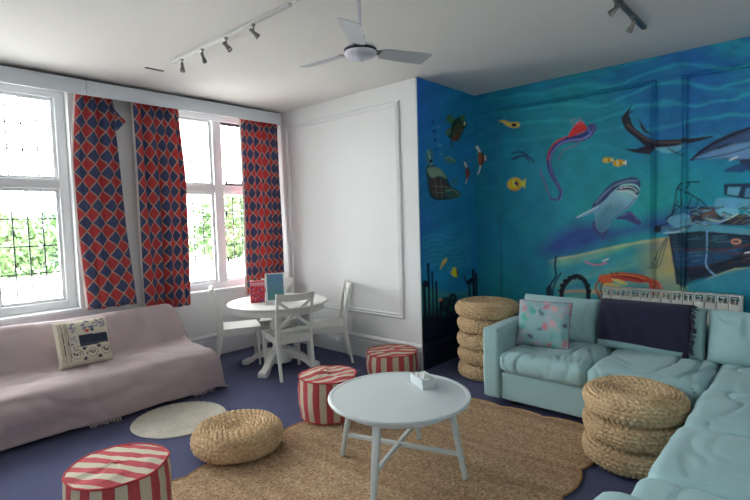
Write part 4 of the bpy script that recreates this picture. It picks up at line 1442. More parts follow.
pc = thing('plush_cushion', 'small peach-pink plush cushion lying on the corner seat', 'cushion', (-0.15, 4.02, 0.475), math.radians(20), 'scatter cushions')
pm = pillow(0.26, 0.26, 0.10, 22, 0.004, 33, 0.06, 0.5, 10)
pm.v = [(v[0], v[2] - 0.13, v[1] + 0.05) for v in pm.v]
pm.build('cover', mat('peach_plush', (226, 178, 156), 0.95, 0.1, 30, 0.5, 200, 0.004), pc, angle=70)

# ------------------------------------------------------------------ radiator
r = thing('radiator', 'white cast radiator of many sections below the mural behind the sofa', 'radiator', (-1.02, 5.165, 0))
nsec = 13
pit = 1.115 / nsec
sec = MB()
w = pit - 0.006
ztop, zlo = 0.885, 0.14
sec.rbox((0, -0.038, (zlo + ztop - 0.075) / 2), (w, 0.016, ztop - 0.075 - zlo), 0.006)       # front plate
sec.rbox((0, 0.04, (zlo + ztop - 0.06) / 2), (w, 0.012, ztop - 0.06 - zlo), 0.004)           # rear plate
sec.rbox((0, 0, (zlo + ztop) / 2 - 0.02), (0.012, 0.07, ztop - zlo - 0.06), 0.004)           # web
sec.rbox((0, 0.0, ztop - 0.007), (w, 0.092, 0.014), 0.006)                                   # top cap
for sx_ in (-1, 1):
    sec.rbox((sx_ * (w / 2 - 0.005), -0.038, ztop - 0.045), (0.010, 0.014, 0.066), 0.003)
sec.rbox((0.0, -0.038, ztop - 0.027), (w * 0.5, 0.012, 0.010), 0.003)
sec.rbox((0.004, -0.034, ztop - 0.05), (0.008, 0.012, 0.05), 0.002)
sec.rbox((0, -0.01, ztop - 0.10), (w, 0.04, 0.03), 0.01)
sec.rbox((0, -0.01, zlo + 0.05), (w + 0.006, 0.04, 0.04), 0.01)
smesh = sec.mesh('section', M['radiator'])
for k in range(nsec):
    o = bpy.data.objects.new('section', smesh)
    COL.objects.link(o)
    o.parent = r
    o.location = ((k - (nsec - 1) / 2) * pit, 0, 0)
MB().rbox((1.115 / 2 + 0.004, 0, (zlo + ztop) / 2), (0.008, 0.085, ztop - zlo - .01), 0.003).build('end_panel', M['radiator'], r)
for sx_ in (-1, 1):
    MB().rbox((sx_ * 0.42, 0.0, 0.07), (0.03, 0.08, 0.14), 0.004).build('bracket', M['radiator'], r)
vl = MB().tube([(0.56, 0, 0.19), (0.62, 0, 0.19), (0.62, 0, 0.0)], 0.009, 10)
vl.lathe([(0.018, 0.15), (0.02, 0.2), (0.018, 0.26), (0.0, 0.262)], 14, (0.62, 0, 0))
vl.build('valve', M['radiator'], r)

# ------------------------------------------------------------------ woven stools
def woven_mesh(R0=0.325, h=0.145):
    prof = [(0.012, h * .80), (0.06, h * .83), (0.12, h * .91), (0.19, h * .985), (0.24, h), (0.288, h * .94), (0.317, h * .78), (0.326, h * .52), (0.318, h * .28), (0.294, h * .09), (0.25, 0.0), (0.18, 0.0), (0.10, 0.004), (0.02, 0.01)]
    pr = catmull([(a * R0 / 0.326, b) for a, b in prof], 14, False)
    seg = np.hypot(*np.diff(pr, axis=0).T)
    s = np.concatenate([[0], np.cumsum(seg)])
    total = s[-1]
    coil = 0.024
    nc = int(total / coil)
    npf = nc * 6
    st = np.linspace(0, total, npf + 1)
    pr = np.stack([np.interp(st, s, pr[:, 0]), np.interp(st, s, pr[:, 1])], 1)
    tg = np.gradient(pr, axis=0)
    nr = np.stack([-tg[:, 1], tg[:, 0]], 1)
    nr /= np.linalg.norm(nr, axis=1)[:, None]
    nr *= -1 if nr[0][1] < 0 else 1
    nt = 420
    th_ = np.arange(nt) * 2 * math.pi / nt
    k = st / total * nc
    frac = k - np.floor(k)
    par = np.floor(k) % 2
    P = np.zeros((npf + 1, nt, 3))
    rg_ = np.random.RandomState(3)
    for i in range(npf + 1):
        # each coil is a braid: rounded in section, strands slanting one way then the other
        strands = max(12, int(pr[i, 0] / R0 * 84))
        strands = max(12, int(np.interp(st[i] - (frac[i] * coil), st, pr[:, 0]) / R0 * 54))
        slant = (frac[i] - 0.5) * (1.9 if par[i] else -1.9)
        braid = np.abs(np.sin(0.5 * strands * th_ + slant + par[i] * 1.1))
        d = 0.0095 * (math.sin(math.pi * frac[i]) ** 0.6 - 0.6) + 0.0098 * (braid - 0.55) * (0.35 + math.sin(math.pi * frac[i]))
        wob = 0.004 * np.sin(3 * th_ + 1.0) + 0.003 * np.sin(7 * th_ + i * 0.05)
        rr = pr[i, 0] + nr[i, 0] * d + wob * pr[i, 0] / R0
        P[i, :, 0] = rr * np.cos(th_)
        P[i, :, 1] = rr * np.sin(th_)
        P[i, :, 2] = np.maximum(0, pr[i, 1] + nr[i, 1] * d + 0.003 * np.sin(2 * th_ + .6) * (pr[i, 1] / h))
    mb = MB().grid(P, cv=True)
    mb.f.append(tuple(range(nt)))
    mb.f.append(tuple(npf * nt + j for j in reversed(range(nt))))
    return mb.mesh('woven_stool', M['straw'], True, 180)
wmesh = woven_mesh()
WH = max(v.co.z for v in wmesh.vertices)
def stool(label, loc, rot, sc, group):
    o = bpy.data.objects.new('woven_stool', wmesh)
    COL.objects.link(o)
    o.location = loc
    o.rotation_euler = rot
    o.scale = sc
    return tag(o, label, 'stool', group)
stool('single low woven straw stool on the rug beside the pale round mat', (-3.06, 1.875, 0.017), (0, 0, 0.3), (0.96, 0.96, 1.18), 'woven straw stools')
words = ['bottom', 'second from the bottom', 'middle', 'second from the top', 'topmost']
for k in range(5):
    stool('woven straw stool, %s of the five stacked beside the sofa arm' % words[k], (-2.475 + 0.006 * (k % 2), 4.43 - 0.006 * (k % 3), 0.002 + 0.98 * WH * k), (0, 0, k * 1.3), ((0.92, 0.915, .925, .93, .965)[k],) * 2 + (0.98,), 'woven straw stools')
words = ['bottom', 'middle', 'topmost']
for k in range(3):
    stool('woven straw stool, %s of the three stacked in the angle of the corner sofa' % words[k], (-0.862 + (0, 0.004, 0.010)[k], 3.392 + (0, 0.002, 0.0)[k], 0.017 + 1.02 * WH * k), (0, 0, 0.7 + k * 1.9), ((0.905, .915, .93)[k],) * 2 + (1.02,), 'woven straw stools')

# ------------------------------------------------------------------ round mat and jute rug
pr = [(0.002, 0.012)]
nr_ = 17
for k in range(nr_):
    r0, r1 = 0.37 * k / nr_, 0.37 * (k + 1) / nr_
    pr += [(r0 + .003, 0.009), ((r0 + r1) / 2, 0.0165), (r1 - 0.001, 0.009)]
pr += [(0.374, 0.005), (0.368, 0.0)]
mb = MB()
mb.lathe(list(reversed(pr)), 128)
V = np.array(mb.v)
ang = np.arctan2(V[:, 1], V[:, 0])
rr = np.hypot(V[:, 0], V[:, 1])
V[:, 2] += np.where(V[:, 2] > .012, 0.0022 * np.sin(ang * np.maximum(8, np.round(rr * 110))), 0)
mb.v = [tuple(p) for p in V]
o = mb.build('round_mat', M['mat'], angle=180)
o.location = (-3.92, 1.865, 0.001)
tag(o, 'pale round braided mat lying on the blue carpet by the pink sofa', 'mat')

def rug():
    cx, cy = -2.02, 2.16
    hw, hl, rc = 1.0, 1.56, 0.25
    pts = []
    step = 0.008
    # walk round a rounded rectangle
    def corner(x, y, a0):
        for k in range(int(rc * math.pi / 2 / step)):
            a = a0 + k * step / rc
            pts.append((x + rc * math.cos(a), y + rc * math.sin(a), math.cos(a), math.sin(a)))
    def side(p, q, nx, ny):
        L = math.hypot(q[0] - p[0], q[1] - p[1])
        m_ = int(L / step)
        for k in range(m_):
            f = k / m_
            pts.append((p[0] + (q[0] - p[0]) * f, p[1] + (q[1] - p[1]) * f, nx, ny))
    side((hw, -hl + rc), (hw, hl - rc), 1, 0)
    corner(hw - rc, hl - rc, 0)
    side((hw - rc, hl), (-hw + rc, hl), 0, 1)
    corner(-hw + rc, hl - rc, math.pi / 2)
    side((-hw, hl - rc), (-hw, -hl + rc), -1, 0)
    corner(-hw + rc, -hl + rc, math.pi)
    side((-hw + rc, -hl), (hw - rc, -hl), 0, -1)
    corner(hw - rc, -hl + rc, 1.5 * math.pi)
    n = len(pts)
    lobes = round(n * step / 0.36)
    ring = []
    for i, (x, y, nx, ny) in enumerate(pts):
        s = i / n * lobes
        a = 0.045 * (abs(math.sin(math.pi * s)) ** 0.7) - 0.02 + 0.01 * math.sin(i * 0.013)
        ring.append((x + nx * a, y + ny * a, nx, ny))
    t = thing('jute_rug', 'large natural jute rug with a scalloped edge under the coffee table', 'rug', (cx, cy, 0.0), math.radians(2.5))
    V = [(x, y, 0.010) for x, y, _, _ in ring] + [(x, y, 0.001) for x, y, _, _ in ring]
    F = [tuple(range(n)), tuple(reversed(range(n, 2 * n)))] + [(i, i + n, (i + 1) % n + n, (i + 1) % n) for i in range(n)]
    MB().add(V, F).build('woven_field', M['rug'], t, smooth=False)
    MB().tube([(x, y, 0.0085) for x, y, _, _ in ring[::2]], 0.0078, 8, closed=True).build('bound_edge', M['rug_edge'], t)
rug()

# ------------------------------------------------------------------ striped poufs
def make_pouf(label, loc, rot, R0, h, seed):
    t = thing('striped_pouf', label, 'pouf', loc, rot, 'striped poufs')
    n, m = 96, 22
    def prof(f):                              # f 0..1 up the side
        return R0 * (1.0 + 0.045 * math.sin(math.pi * f) - 0.03 * (1 - f) ** 4)
    P = np.zeros((m + 1, n + 1, 3))
    UV = np.zeros((m + 1, n + 1, 2))
    for i in range(m + 1):
        f = i / m
        for j in range(n + 1):
            a = 2 * math.pi * j / n
            jj = j % n
            w_ = 0.007 * noise.noise(Vector((math.cos(a) * 3, math.sin(a) * 3, f * 2.5 + seed))) + 0.004 * noise.noise(Vector((math.cos(a) * 9, math.sin(a) * 9, f * 6 + seed)))
            r_ = prof(f) + w_
            sagz = 0.010 * noise.noise(Vector((math.cos(a) * 1.5, math.sin(a) * 1.5, seed * 3.0))) * f
            P[i, j] = (r_ * math.cos(a), r_ * math.sin(a), h * f * 0.97 + 0.002 + sagz)
            UV[i, j] = (j / n * 14, f)
    mb = MB().grid(P)
    mb.uv = UV.reshape(-1, 2)
    mb.build('side_panel', M['stripe'], t, angle=180)
    Rm, k_ = prof(1.0), 20
    for nm, zz, sg in (('top_panel', 1, 1), ('bottom_panel', 0, -1)):
        Q = np.zeros((k_ + 1, n, 3))
        QU = np.zeros((k_ + 1, n, 2))
        for i in range(k_ + 1):
            g = i / k_
            for j in range(n):
                a = 2 * math.pi * j / n
                ed = Vector(P[m if zz else 0, j])
                x, y = ed.x * g, ed.y * g
                z = ed.z + (sg * 0.012 * (1 - g ** 3) if zz else 0) 
                if zz:
                    z += 0.022 * noise.noise(Vector((x * 6, y * 6, seed))) * (1 - g ** 4) + 0.006 * noise.noise(Vector((x * 16, y * 16, seed + 4))) * (1 - g ** 4)
                Q[i, j] = (x, y, z)
                QU[i, j] = (x / (2 * R0) * 5.2 + 0.2 + y * 0.15, y)
        mb = MB().grid(Q, cv=True)
        mb.uv = QU.reshape(-1, 2)
        mb.build(nm, M['stripe'], t, angle=180)
    MB().tube([tuple(P[m, j]) for j in range(n)], 0.006, 6, closed=True).build('piping', M['piping'], t)
    MB().tube([(P[0, j][0], P[0, j][1], 0.007) for j in range(n)], 0.005, 6, closed=True).build('piping', M['piping'], t)
    return t
make_pouf('red and cream striped pouf at the front corner of the rug beside the pink sofa', (-2.715, 0.945, 0.017), math.radians(118), 0.245, 0.36, 1)
make_pouf('red and cream striped pouf next to the coffee table, turned with diagonal stripes', (-2.985, 2.69, 0.0165), math.radians(-20), 0.235, 0.345, 2)
make_pouf('red and cream striped pouf against the white panelled wall by the alcove corner', (-3.24, 3.815, 0.002), math.radians(-35), 0.255, 0.262, 3)

# ------------------------------------------------------------------ coffee table
t = thing('coffee_table', 'round pale grey-white coffee table with splayed legs and crossed stretchers', 'table', (-1.975, 2.385, 0.0115))
TZ = 0.488
MB().lathe([(0.0, TZ - 0.026), (0.440, TZ - 0.026), (0.452, TZ - 0.021), (0.456, TZ - 0.012), (0.454, TZ - 0.003), (0.448, TZ), (0.430, TZ), (0.425, TZ - 0.004), (0.420, TZ - 0.004), (0.0, TZ - 0.004)], 96).build('table_top', M['table_lacquer'], t, angle=25)
MB().lathe([(0.345, TZ - 0.075), (0.365, TZ - 0.075), (0.365, TZ - 0.0265), (0.345, TZ - 0.0265)], 64).build('apron', M['table_lacquer'], t)
la = [math.radians(q) for q in (197.8, 287.3, 17.8, 110.5)]
for a in la:
    p1 = Vector((0.335 * math.cos(a), 0.335 * math.sin(a), TZ - 0.025))
    p0 = Vector((0.425 * math.cos(a), 0.425 * math.sin(a), 0.004))
    lg = MB().bar(p1, p0, 0.052, 0.034, 0.034, 0.028, up=(math.cos(a), math.sin(a), 0), bev=0.005).build('leg', M['table_lacquer'], t)
    MB().rbox((p0.x, p0.y, 0.003), (0.022, 0.022, 0.006), 0.002).build('glide', M['rubber'], lg)
for a, b, dz in ((la[0], la[2], 0.0), (la[1], la[3], 0.0)):
    r_ = 0.395
    z_ = 0.155
    MB().bar((r_ * math.cos(a), r_ * math.sin(a), z_), (r_ * math.cos(b), r_ * math.sin(b), z_), 0.026, 0.026 + dz, bev=0.004).build('stretcher', M['table_lacquer'], t)

ang = math.atan2(0.098, 0.051)
bx = thing('trinket_box', 'small pale grey box with crumpled white contents on the coffee table', 'box', (-1.955, 2.625, 0.0115 + TZ - 0.0035), ang)
MB().rbox((0, 0, 0.004), (0.110, 0.190, 0.008), 0.002).build('bottom', M['table_lacquer'], bx)
for sgn in (-1, 1):
    MB().rbox((sgn * 0.052, 0, 0.032), (0.007, 0.190, 0.060), 0.002).build('side', M['table_lacquer'], bx)
    MB().rbox((0, sgn * 0.092, 0.032), (0.097, 0.007, 0.060), 0.002).build('side', M['table_lacquer'], bx)
rgb_ = random.Random(9)
shell = mat('white_crumple', (226, 230, 228), 0.7, 0.1, 30)
for k in range(9):
    c = (rgb_.uniform(-.034, .034), -0.075 + k * 0.0185, 0.044 + rgb_.uniform(0, .02))
    bm = bmesh.new()
    bmesh.ops.create_icosphere(bm, subdivisions=3, radius=0.024)
    for v in bm.verts:
        v.co *= 0.85 + 0.5 * noise.noise(v.co * 70 + Vector((k * 3.1, 0, 0)))
        v.co.z *= 0.9
    bm.verts.index_update()
    MB().add([v.co + Vector(c) for v in bm.verts], [[v.index for v in f.verts] for f in bm.faces]).build('contents', shell, bx)
    bm.free()

# ------------------------------------------------------------------ dining table and chairs
t = thing('dining_table', 'round white pedestal dining table by the window', 'table', (-4.475, 3.325, 0.0))
MB().lathe([(0.0, 0.712), (0.535, 0.712), (0.548, 0.718), (0.552, 0.727), (0.548, 0.736), (0.540, 0.741), (0.0, 0.741)], 96).build('table_top', M['white_lacquer'], t, angle=25)
MB().lathe([(0.485, 0.645), (0.505, 0.645), (0.505, 0.7118), (0.485, 0.7118)], 72).build('apron', M['white_lacquer'], t)
MB().lathe([(0.13, 0.06), (0.14, 0.10), (0.13, 0.16), (0.085, 0.20), (0.075, 0.26), (0.095, 0.36), (0.10, 0.46), (0.075, 0.56), (0.085, 0.62), (0.17, 0.66), (0.17, 0.7118)], 40).build('pedestal', M['white_lacquer'], t)
for k in range(4):
    a = math.radians(-62 + 90 * k)
    ca, sa = math.cos(a), math.sin(a)
    pol = catmull([(0.07, 0.19), (0.16, 0.19), (0.26, 0.155), (0.36, 0.085), (0.43, 0.062), (0.455, 0.045), (0.452, 0.002), (0.40, 0.0), (0.36, 0.018), (0.28, 0.075), (0.18, 0.10), (0.07, 0.08)], 4)
    m_ = len(pol)
    ft = MB()
    vs_ = []
    for s_ in (-1, 1):
        for (r_, z_) in pol:
            hw_ = 0.036 if r_ < 0.3 else 0.036 + 0.010 * (r_ - .3) / .15
            vs_.append((r_ * ca - s_ * hw_ * sa, r_ * sa + s_ * hw_ * ca, max(0, z_)))
    ft.add(vs_, [tuple(range(m_)), tuple(reversed(range(m_, 2 * m_)))] + [(i, i + m_, (i + 1) % m_ + m_, (i + 1) % m_) for i in range(m_)])
    ft.build('foot', M['white_lacquer'], t, angle=30)

def make_chair(label):
    """white cross-back dining chair facing +y, origin on the floor"""
    t = thing('dining_chair', label, 'chair', (0, 0, 0), 0, 'white cross-back dining chairs')
    W = M['white_lacquer']
    # seat, slightly saddle-shaped
    n = 14
    g = np.linspace(-1, 1, n + 1)
    outline = catmull([(-0.20, -0.20), (-0.205, 0.0), (-0.222, 0.20), (-0.205, 0.228), (0, 0.236), (0.205, 0.228), (0.222, 0.20), (0.205, 0.0), (0.20, -0.20), (0, -0.205)], 4)
    m_ = len(outline)
    rings = []
    for sc, z in ((0.0, 0.437), (0.6, 0.438), (0.93, 0.446), (0.985, 0.446), (1.0, 0.440), (1.0, 0.428), (0.985, 0.422), (0.0, 0.422)):
        rings.append([(x * sc, y * sc + 0.01 * (1 - sc), z) for x, y in outline])
    MB().grid(np.array(rings), cv=True).build('seat', W, t, angle=30)
    ap = MB()
    ap.rbox((0, 0.19, 0.392), (0.36, 0.02, 0.06), 0.003)
    ap.rbox((0, -0.19, 0.392), (0.34, 0.02, 0.06), 0.003)
    for s_ in (-1, 1):
        ap.rbox((s_ * 0.185, 0.0, 0.392), (0.02, 0.36, 0.06), 0.003)
    ap.build('apron', W, t)
    for s_ in (-1, 1):
        MB().bar((s_ * 0.19, 0.195, 0.421), (s_ * 0.192, 0.205, 0.0), 0.040, 0.040, 0.027, 0.027, up=(0, 1, 0), bev=0.004).build('leg', W, t)
        # rear leg sweeps back below the seat and up into the back post
        pth = catmull([(-0.275, 0.0), (-0.228, 0.22), (-0.198, 0.43), (-0.212, 0.62), (-0.268, 0.885)], 6, False)
        wd = np.interp(pth[:, 1], [0, .4, .5, .885], [0.026, 0.044, 0.042, 0.026])
        P = np.zeros((len(pth), 4, 3))
        for i, (y, z) in enumerate(pth):
            x = s_ * np.interp(z, [0, .45, .885], [0.182, 0.182, 0.190])
            for k, (a_, b_) in enumerate(((-1, -1), (1, -1), (1, 1), (-1, 1))):
                P[i, k] = (x + a_ * 0.014, y + b_ * wd[i] / 2, z)
        lg = MB().grid(P, cv=True)
        lg.f += [(3, 2, 1, 0), tuple(len(lg.v) - 4 + k for k in range(4))]
        lg.build('leg', W, t, angle=30)
    def back_y(z):
        return float(np.interp(z, [.43, .62, .885], [-0.198, -0.212, -0.268]))
    # crest rail: curved in plan, arched on top
    cr = np.zeros((13, 4, 3))
    for i in range(13):
        u = -1 + 2 * i / 12
        x = u * 0.207
        yb = back_y(0.87) - 0.022 * (1 - u * u) * 1 
        zt, zl = 0.885 + 0.014 * (abs(u) ** 3) , 0.812 + 0.012 * abs(u) ** 2
        cr[i] = [(x, yb - 0.012, zl), (x, yb + 0.012, zl), (x, yb + 0.004, zt), (x, yb - 0.018, zt)]
    c = MB().grid(cr, cv=True)
    c.f += [(0, 1, 2, 3), tuple(len(c.v) - 1 - k for k in range(4))]
    c.build('crest_rail', W, t, angle=30)
    MB().bar((-0.172, back_y(.508), .508), (0.172, back_y(.508), .508), 0.020, 0.036, bev=0.003).build('lower_rail', W, t)
    for s_ in (-1, 1):
        MB().bar((s_ * -0.172, back_y(.53) + s_ * .004, .528), (s_ * 0.176, back_y(.81) + s_ * .004, .814), 0.034, 0.012, up=(0, 1, 0), bev=0.003).build('cross_slat', W, t)
    return t
c0 = make_chair('white cross-back chair at the dining table with its back towards the coffee table')
chairs = [((-4.20, 3.23, 0), math.radians(72), None),
          ((-4.97, 3.12, 0), math.radians(-28), 'white cross-back chair at the dining table beside the end of the pink sofa'),
          ((-4.20, 3.785, 0), math.radians(143), 'white cross-back chair at the dining table with its back to the panelled wall'),
          ((-4.985, 3.70, 0), math.radians(-128), 'white cross-back chair in the corner behind the dining table, near the curtain')]
for i, (loc, rz, lb) in enumerate(chairs):
    c = c0 if i == 0 else copy_tree(c0)
    put(c, loc, rz, None, lb)

# things on the dining table
DZ = 0.7415
red = NT('red_card_print')
v = red.n('ShaderNodeTexVoronoi')
v.inputs['Scale'].default_value = 42
red.l(red.coord(), v.inputs['Vector'])
cc = red.mix(red.math('LESS_THAN', v.outputs['Distance'], 0.28), lin((196, 40, 58)), lin((232, 150, 156)))
cc = red.mix(red.math('GREATER_THAN', red.noise(26, 3), 0.60), cc, lin((96, 70, 130)))
red.l(cc, red.b.inputs['Base Color'])
red.set(Roughness=0.4)
bx = thing('game_box', 'red printed cardboard box standing upright on the dining table', 'box', (-4.585, 3.135, DZ), math.radians(58))
MB().rbox((0, 0, 0.118), (0.155, 0.085, 0.235), 0.003).build('carton', red.m, bx)
lid = MB()
lid.rbox((0, -0.0435, 0.205), (0.148, 0.002, 0.035), 0.0008)
lid.build('pale_title_band', mat('pale_band', (222, 160, 170), 0.5), bx)
MB().rbox((0, 0.0, 0.2365), (0.150, 0.080, 0.002), 0.0008).build('top_flap', mat('box_top', (170, 40, 52), 0.5), bx)
pf = thing('menu_stand', 'white-edged card stand with a blue sea picture on the dining table', 'card stand', (-4.40, 3.245, DZ), math.radians(62))
R = Matrix.Rotation(math.radians(-8), 3, 'X')
def tl(mb):
    mb.v = [tuple(R @ Vector(v)) for v in mb.v]
    return mb
tl(MB().rbox((0, 0, 0.16), (0.215, 0.012, 0.32), 0.003)).build('board', M['trim'], pf)
pic = NT('sea_picture')
sepz = pic.n('ShaderNodeSeparateXYZ')
pic.l(pic.coord(), sepz.inputs[0])
g = pic.math('DIVIDE', sepz.outputs[2], 0.28)
cc = pic.mix(g, lin((58, 130, 120)), lin((96, 132, 176)))
cc = pic.mix(pic.math('GREATER_THAN', pic.noise(30, 3), 0.62), cc, lin((76, 168, 132)))
cc = pic.mix(pic.math('GREATER_THAN', pic.noise(44, 3), 0.68), cc, lin((150, 120, 140)))
pic.l(cc, pic.b.inputs['Base Color'])
pic.set(Roughness=0.3)
tl(MB().rbox((0, -0.0065, 0.168), (0.178, 0.003, 0.28), 0.001)).build('picture', pic.m, pf)
MB().bar((0, 0.085, 0.004), (0, -0.004 + 0.02, 0.16), 0.05, 0.004, bev=0.001).build('strut', M['trim'], pf)
MB().rbox((0, 0.02, 0.003), (0.2, 0.10, 0.005), 0.001).build('base', M['trim'], pf)
lf = MB()
P = np.zeros((9, 7, 3))
for i in range(9):
    for j in range(7):
        u, v_ = i / 8 - .5, j / 6 - .5
        P[i, j] = (u * 0.14, v_ * 0.10, 0.004 + 0.05 * max(0, u + 0.2) ** 1.5 + 0.006 * math.sin(v_ * 4))
o = lf.grid(P).build('paper_leaflet', M['trim'], angle=180)
md = o.modifiers.new('paper', 'SOLIDIFY')
md.thickness = 0.002
o.location = (-4.37, 3.10, DZ)
o.rotation_euler = (0, 0, math.radians(40))
tag(o, 'small white paper leaflet curling in front of the card stand', 'paper')

# ------------------------------------------------------------------ futon under a pink throw
ft = thing('futon_sofa', 'low futon sofa hidden under a dusty pink throw', 'sofa', (-4.8, 0.8, 0))
Y0, Y1 = -1.05, 2.46
def fp(name, mb, m):
    return rel(mb, ft).build(name, m, ft)
fp('seat_mattress', MB().rbox((-4.62, (Y0 + Y1) / 2, 0.265), (0.58, Y1 - Y0, 0.20), 0.06, 4), M['futon'])
fp('back_mattress', MB().rbox((-5.055, (Y0 + Y1 - .16) / 2, 0.50), (0.15, Y1 - Y0 - .16, 0.46), 0.06, 4, Matrix.Rotation(math.radians(-16), 3, 'Y')), M['futon'])
fp('frame', MB().rbox((-4.66, (Y0 + Y1) / 2, 0.13), (0.60, Y1 - Y0 - .06, 0.06), 0.01), M['black_wood'])
for x in (-4.92, -4.42):
    for y in (Y0 + .15, 0.7, Y1 - .15):
        fp('leg', MB().rbox((x, y, 0.05), (0.05, 0.05, 0.10), 0.006), M['black_wood'])

# cross-section of the throw from behind the back to the front hem
sec_ = catmull([(-5.235, 0.30), (-5.235, 0.50), (-5.228, 0.68), (-5.19, 0.765), (-5.13, 0.785), (-5.06, 0.755), (-4.99, 0.66), (-4.925, 0.53), (-4.87, 0.425), (-4.80, 0.388), (-4.70, 0.395), (-4.56, 0.408), (-4.43, 0.405), (-4.345, 0.375), (-4.30, 0.31), (-4.29, 0.22), (-4.292, 0.13), (-4.30, 0.055)], 4, False)
ns = len(sec_)
ycols = list(np.linspace(Y0 - 0.02, 2.36, 118)) + [2.39, 2.42, 2.45, 2.475, 2.49, 2.50, 2.505, 2.51, 2.515, 2.52, 2.525, 2.53, 2.535]
ncol = len(ycols)
P = np.zeros((ncol, ns, 3))
for i, y in enumerate(ycols):
    over = max(0, i - 117) / 13.0                       # 0..1 down the far end
    for j, (x, z) in enumerate(sec_):
        f = j / (ns - 1)
        v = Vector((y * 1.4, f * 5, 3.0))
        n1 = noise.noise(Vector((y * 1.1 + f * 2.0, f * 4.0 - y * .4, 1.0)))
        n2 = noise.noise(Vector((y * 3.4 - f * 3.0, f * 7.0 + y * .8, 7.0)))
        n3 = noise.noise(Vector((y * 8 + f * 5.0, f * 9.0, 4.0)))
        d = 0.020 * n1 - 0.016 * math.exp(-(n1 / .12) ** 2) - 0.010 * math.exp(-(n2 / .10) ** 2) + 0.006 * n2 + 0.003 * n3 + 0.012
        back = f < 0.46
        yy = y
        zz, xx = z, x
        if f > 0.72:                                    # front drop
            xx += d * 1.2 + 0.006 * math.sin(y * 9 + 1)
            if f > 0.97:
                zz += 0.03 * noise.noise(Vector((y * 1.7, 2, 2))) - 0.012
        elif back:
            xx += d * 0.8
            zz += d * 0.5
        else:
            zz += d
        zz += 0.022 * math.sin(y * 2.3 + 0.6) * (1 if 0.16 < f < 0.44 else 0) * 0.5
        if over > 0:
            if back:
                # the back ends in a free slanting edge
                yy = 2.36 + (yy - 2.36) * (0.25 + 0.6 * f)
                yy -= 0.10 * (1 - min(1, f / 0.40))
                xx -= 0.02 * over
                zz -= 0.05 * over * over
            else:
                g = over
                # seat end falls to the floor in soft folds
                drop = max(0.0, (g - 0.18) / 0.82)
                w_ = 0.018 * math.sin(x * 26 + 1.0) * drop
                yy = 2.36 + 0.13 * math.sin(min(1, g / 0.35) * math.pi / 2) + w_ + 0.035 * drop
                hem = 0.035 if x > -4.75 else 0.20
                zz = zz - (zz - min(zz, hem)) * drop ** 0.9 - 0.02 * (1 - math.cos(min(1, g / .3) * math.pi / 2))
                if f > 0.72:
                    xx -= 0.03 * g
        elif back and y > 1.9:
            yy = y - 0.10 * (1 - min(1, f / 0.40)) * (y - 1.9) / 0.46
        P[i, j] = (xx, yy, max(0.012, zz))
tw = thing('sofa_throw', 'dusty pink cotton throw covering the whole futon sofa', 'throw', (-4.7, 0.8, 0))
c = rel(MB().grid(P), tw).build('cloth', M['pink'], tw, angle=180)
md = c.modifiers.new('cloth', 'SOLIDIFY')
md.thickness = 0.006
md.offset = 1
fr = MB()
rg = random.Random(12)
def strand(p, d, L):
    p, d = Vector(p), Vector(d)
    q = p + d * L + Vector((rg.uniform(-.008, .008), rg.uniform(-.01, .01), 0))
    q.z = max(0.006, q.z)
    m_ = (p + q) / 2 + Vector((rg.uniform(-.006, .006), rg.uniform(-.006, .006), 0.002))
    fr.tube([p, m_, q], [0.0035, 0.0035, 0.002], 4)
for i in range(30, ncol - 13):
    if not (1.28 < ycols[i] < 1.52 or ycols[i] > 2.16):
        continue
    for k in range(4):
        f = k / 4
        p = P[i, -1] * (1 - f) + P[min(i + 1, ncol - 1), -1] * f
        strand(p, (0.45, 0.1, -0.9), rg.uniform(0.015, 0.04))
for j in range(int(ns * .46), ns - 1):
    for k in range(5):
        f = k / 5
        p = P[-1, j] * (1 - f) + P[-1, j + 1] * f
        strand(p, (0.1, 0.5, -0.8), rg.uniform(0.03, 0.05))
for j in range(int(ns * .18), int(ns * .46)):
    for k in range(4):
        f = k / 4
        p = P[-1, j] * (1 - f) + P[-1, j + 1] * f
        strand(p, (0.1, 0.6, -0.6), rg.uniform(0.02, 0.035))
c = rel(fr, tw).build('fringe', M['fringe'], tw)
c['kind'] = 'stuff'

# printed cushion on the pink throw
w, h = 0.43, 0.41
pm = pillow(w, h, 0.13, 72, 0.004, 41, 0.04, 0.5, 8)
V = np.array(pm.v)
u = V[:, 0] / w + 0.5
q = V[:, 2] / h
cols = np.tile(np.array(lin((214, 206, 188))), (len(V), 1))
def pr_(mask, col, a=1.0):
    m_ = np.clip(mask.astype(float), 0, 1)[:, None] * a
    cols[:] = cols * (1 - m_) + np.array(lin(col)) * m_
def box_(a, b, c, d):
    return (u > a) & (u < b) & (q > c) & (q < d)
ink, navy_, blue = (48, 48, 56), (62, 68, 84), (104, 112, 150)
front = V[:, 1] < 0
for a, b, c_ in ((0.06, 0.10, (190, 180, 158)), (0.115, 0.13, (120, 108, 96)), (0.16, 0.19, (184, 172, 150)), (0.20, 0.215, (110, 100, 92))):
    pr_(box_(a, b, 0.12, 0.95), c_)
pr_(box_(0.39, 0.94, 0.40, 0.63), navy_)
rgn = np.random.RandomState(5)
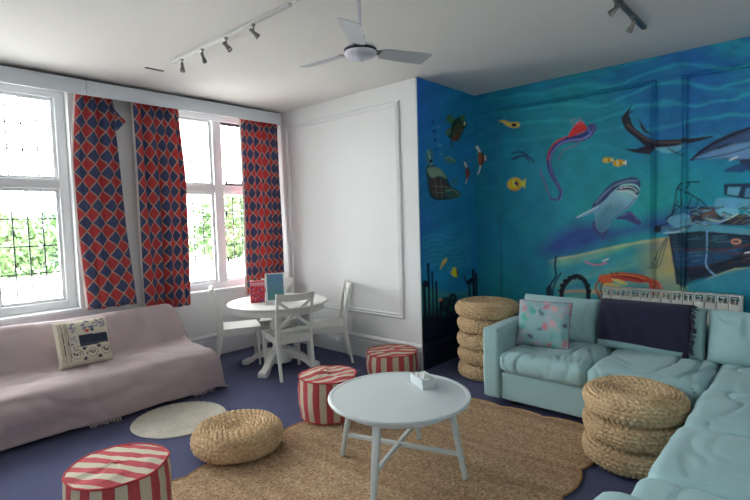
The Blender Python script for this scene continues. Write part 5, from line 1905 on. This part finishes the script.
for k in range(34):                           # scrawled blue pattern along the top and the left
    cx, cy = rgn.uniform(0.50, 0.92), rgn.uniform(0.74, 0.94)
    pr_(((u - cx) / 0.03) ** 2 + ((q - cy) / 0.016) ** 2 < 1, blue, 0.85)
for k in range(36):
    cx, cy = rgn.uniform(0.24, 0.36), rgn.uniform(0.34, 0.92)
    pr_(((u - cx) / 0.016) ** 2 + ((q - cy) / 0.016) ** 2 < 1, blue, 0.8)
pr_(box_(0.41, 0.93, 0.42, 0.435), (90, 96, 112))
def heart(cx, cy, s, col, flip=False):
    x = (u - cx) / s
    y = (q - cy) / s * (-1 if flip else 1)
    pr_((x * x + y * y - 0.6) ** 3 - x * x * y ** 3 < 0, col)
heart(0.56, 0.70, 0.046, (206, 96, 78))
heart(0.66, 0.705, 0.034, navy_)
heart(0.46, 0.335, 0.045, (84, 84, 92))
heart(0.73, 0.335, 0.045, (84, 84, 92))
heart(0.46, 0.14, 0.045, (84, 84, 92), True)
heart(0.73, 0.14, 0.045, (84, 84, 92), True)
for cx in (0.32, 0.60, 0.87):
    rr = ((u - cx) / 0.105) ** 2 + ((q - 0.24) / 0.095) ** 2
    pr_((rr < 1) & (rr > 0.78), (120, 110, 104))
    # three short dark letter-like marks inside each oval
    pr_(box_(cx - .062, cx - .028, 0.245, 0.285) | box_(cx - .050, cx - .038, 0.215, 0.285), ink)
    ta = np.abs(u - cx) < 0.018 * (0.29 - q) / 0.05
    pr_(ta & (q > 0.215) & (q < 0.29), ink)
    pr_(box_(cx + .028, cx + .062, 0.265, 0.285) | box_(cx + .038, cx + .050, 0.215, 0.285), ink)
cols[~front] = np.array(lin((206, 198, 180)))
cu = thing('printed_cushion', 'cream cushion printed with hearts, ovals and a dark band on the pink sofa', 'cushion', (-4.735, 1.45, 0.415), math.radians(90), 'scatter cushions')
R = Matrix.Rotation(math.radians(-20), 3, 'X')
pm.v = [tuple(R @ Vector(v)) for v in pm.v]
pm.c = cols
pm.build('cover', M['print'], cu, angle=70)
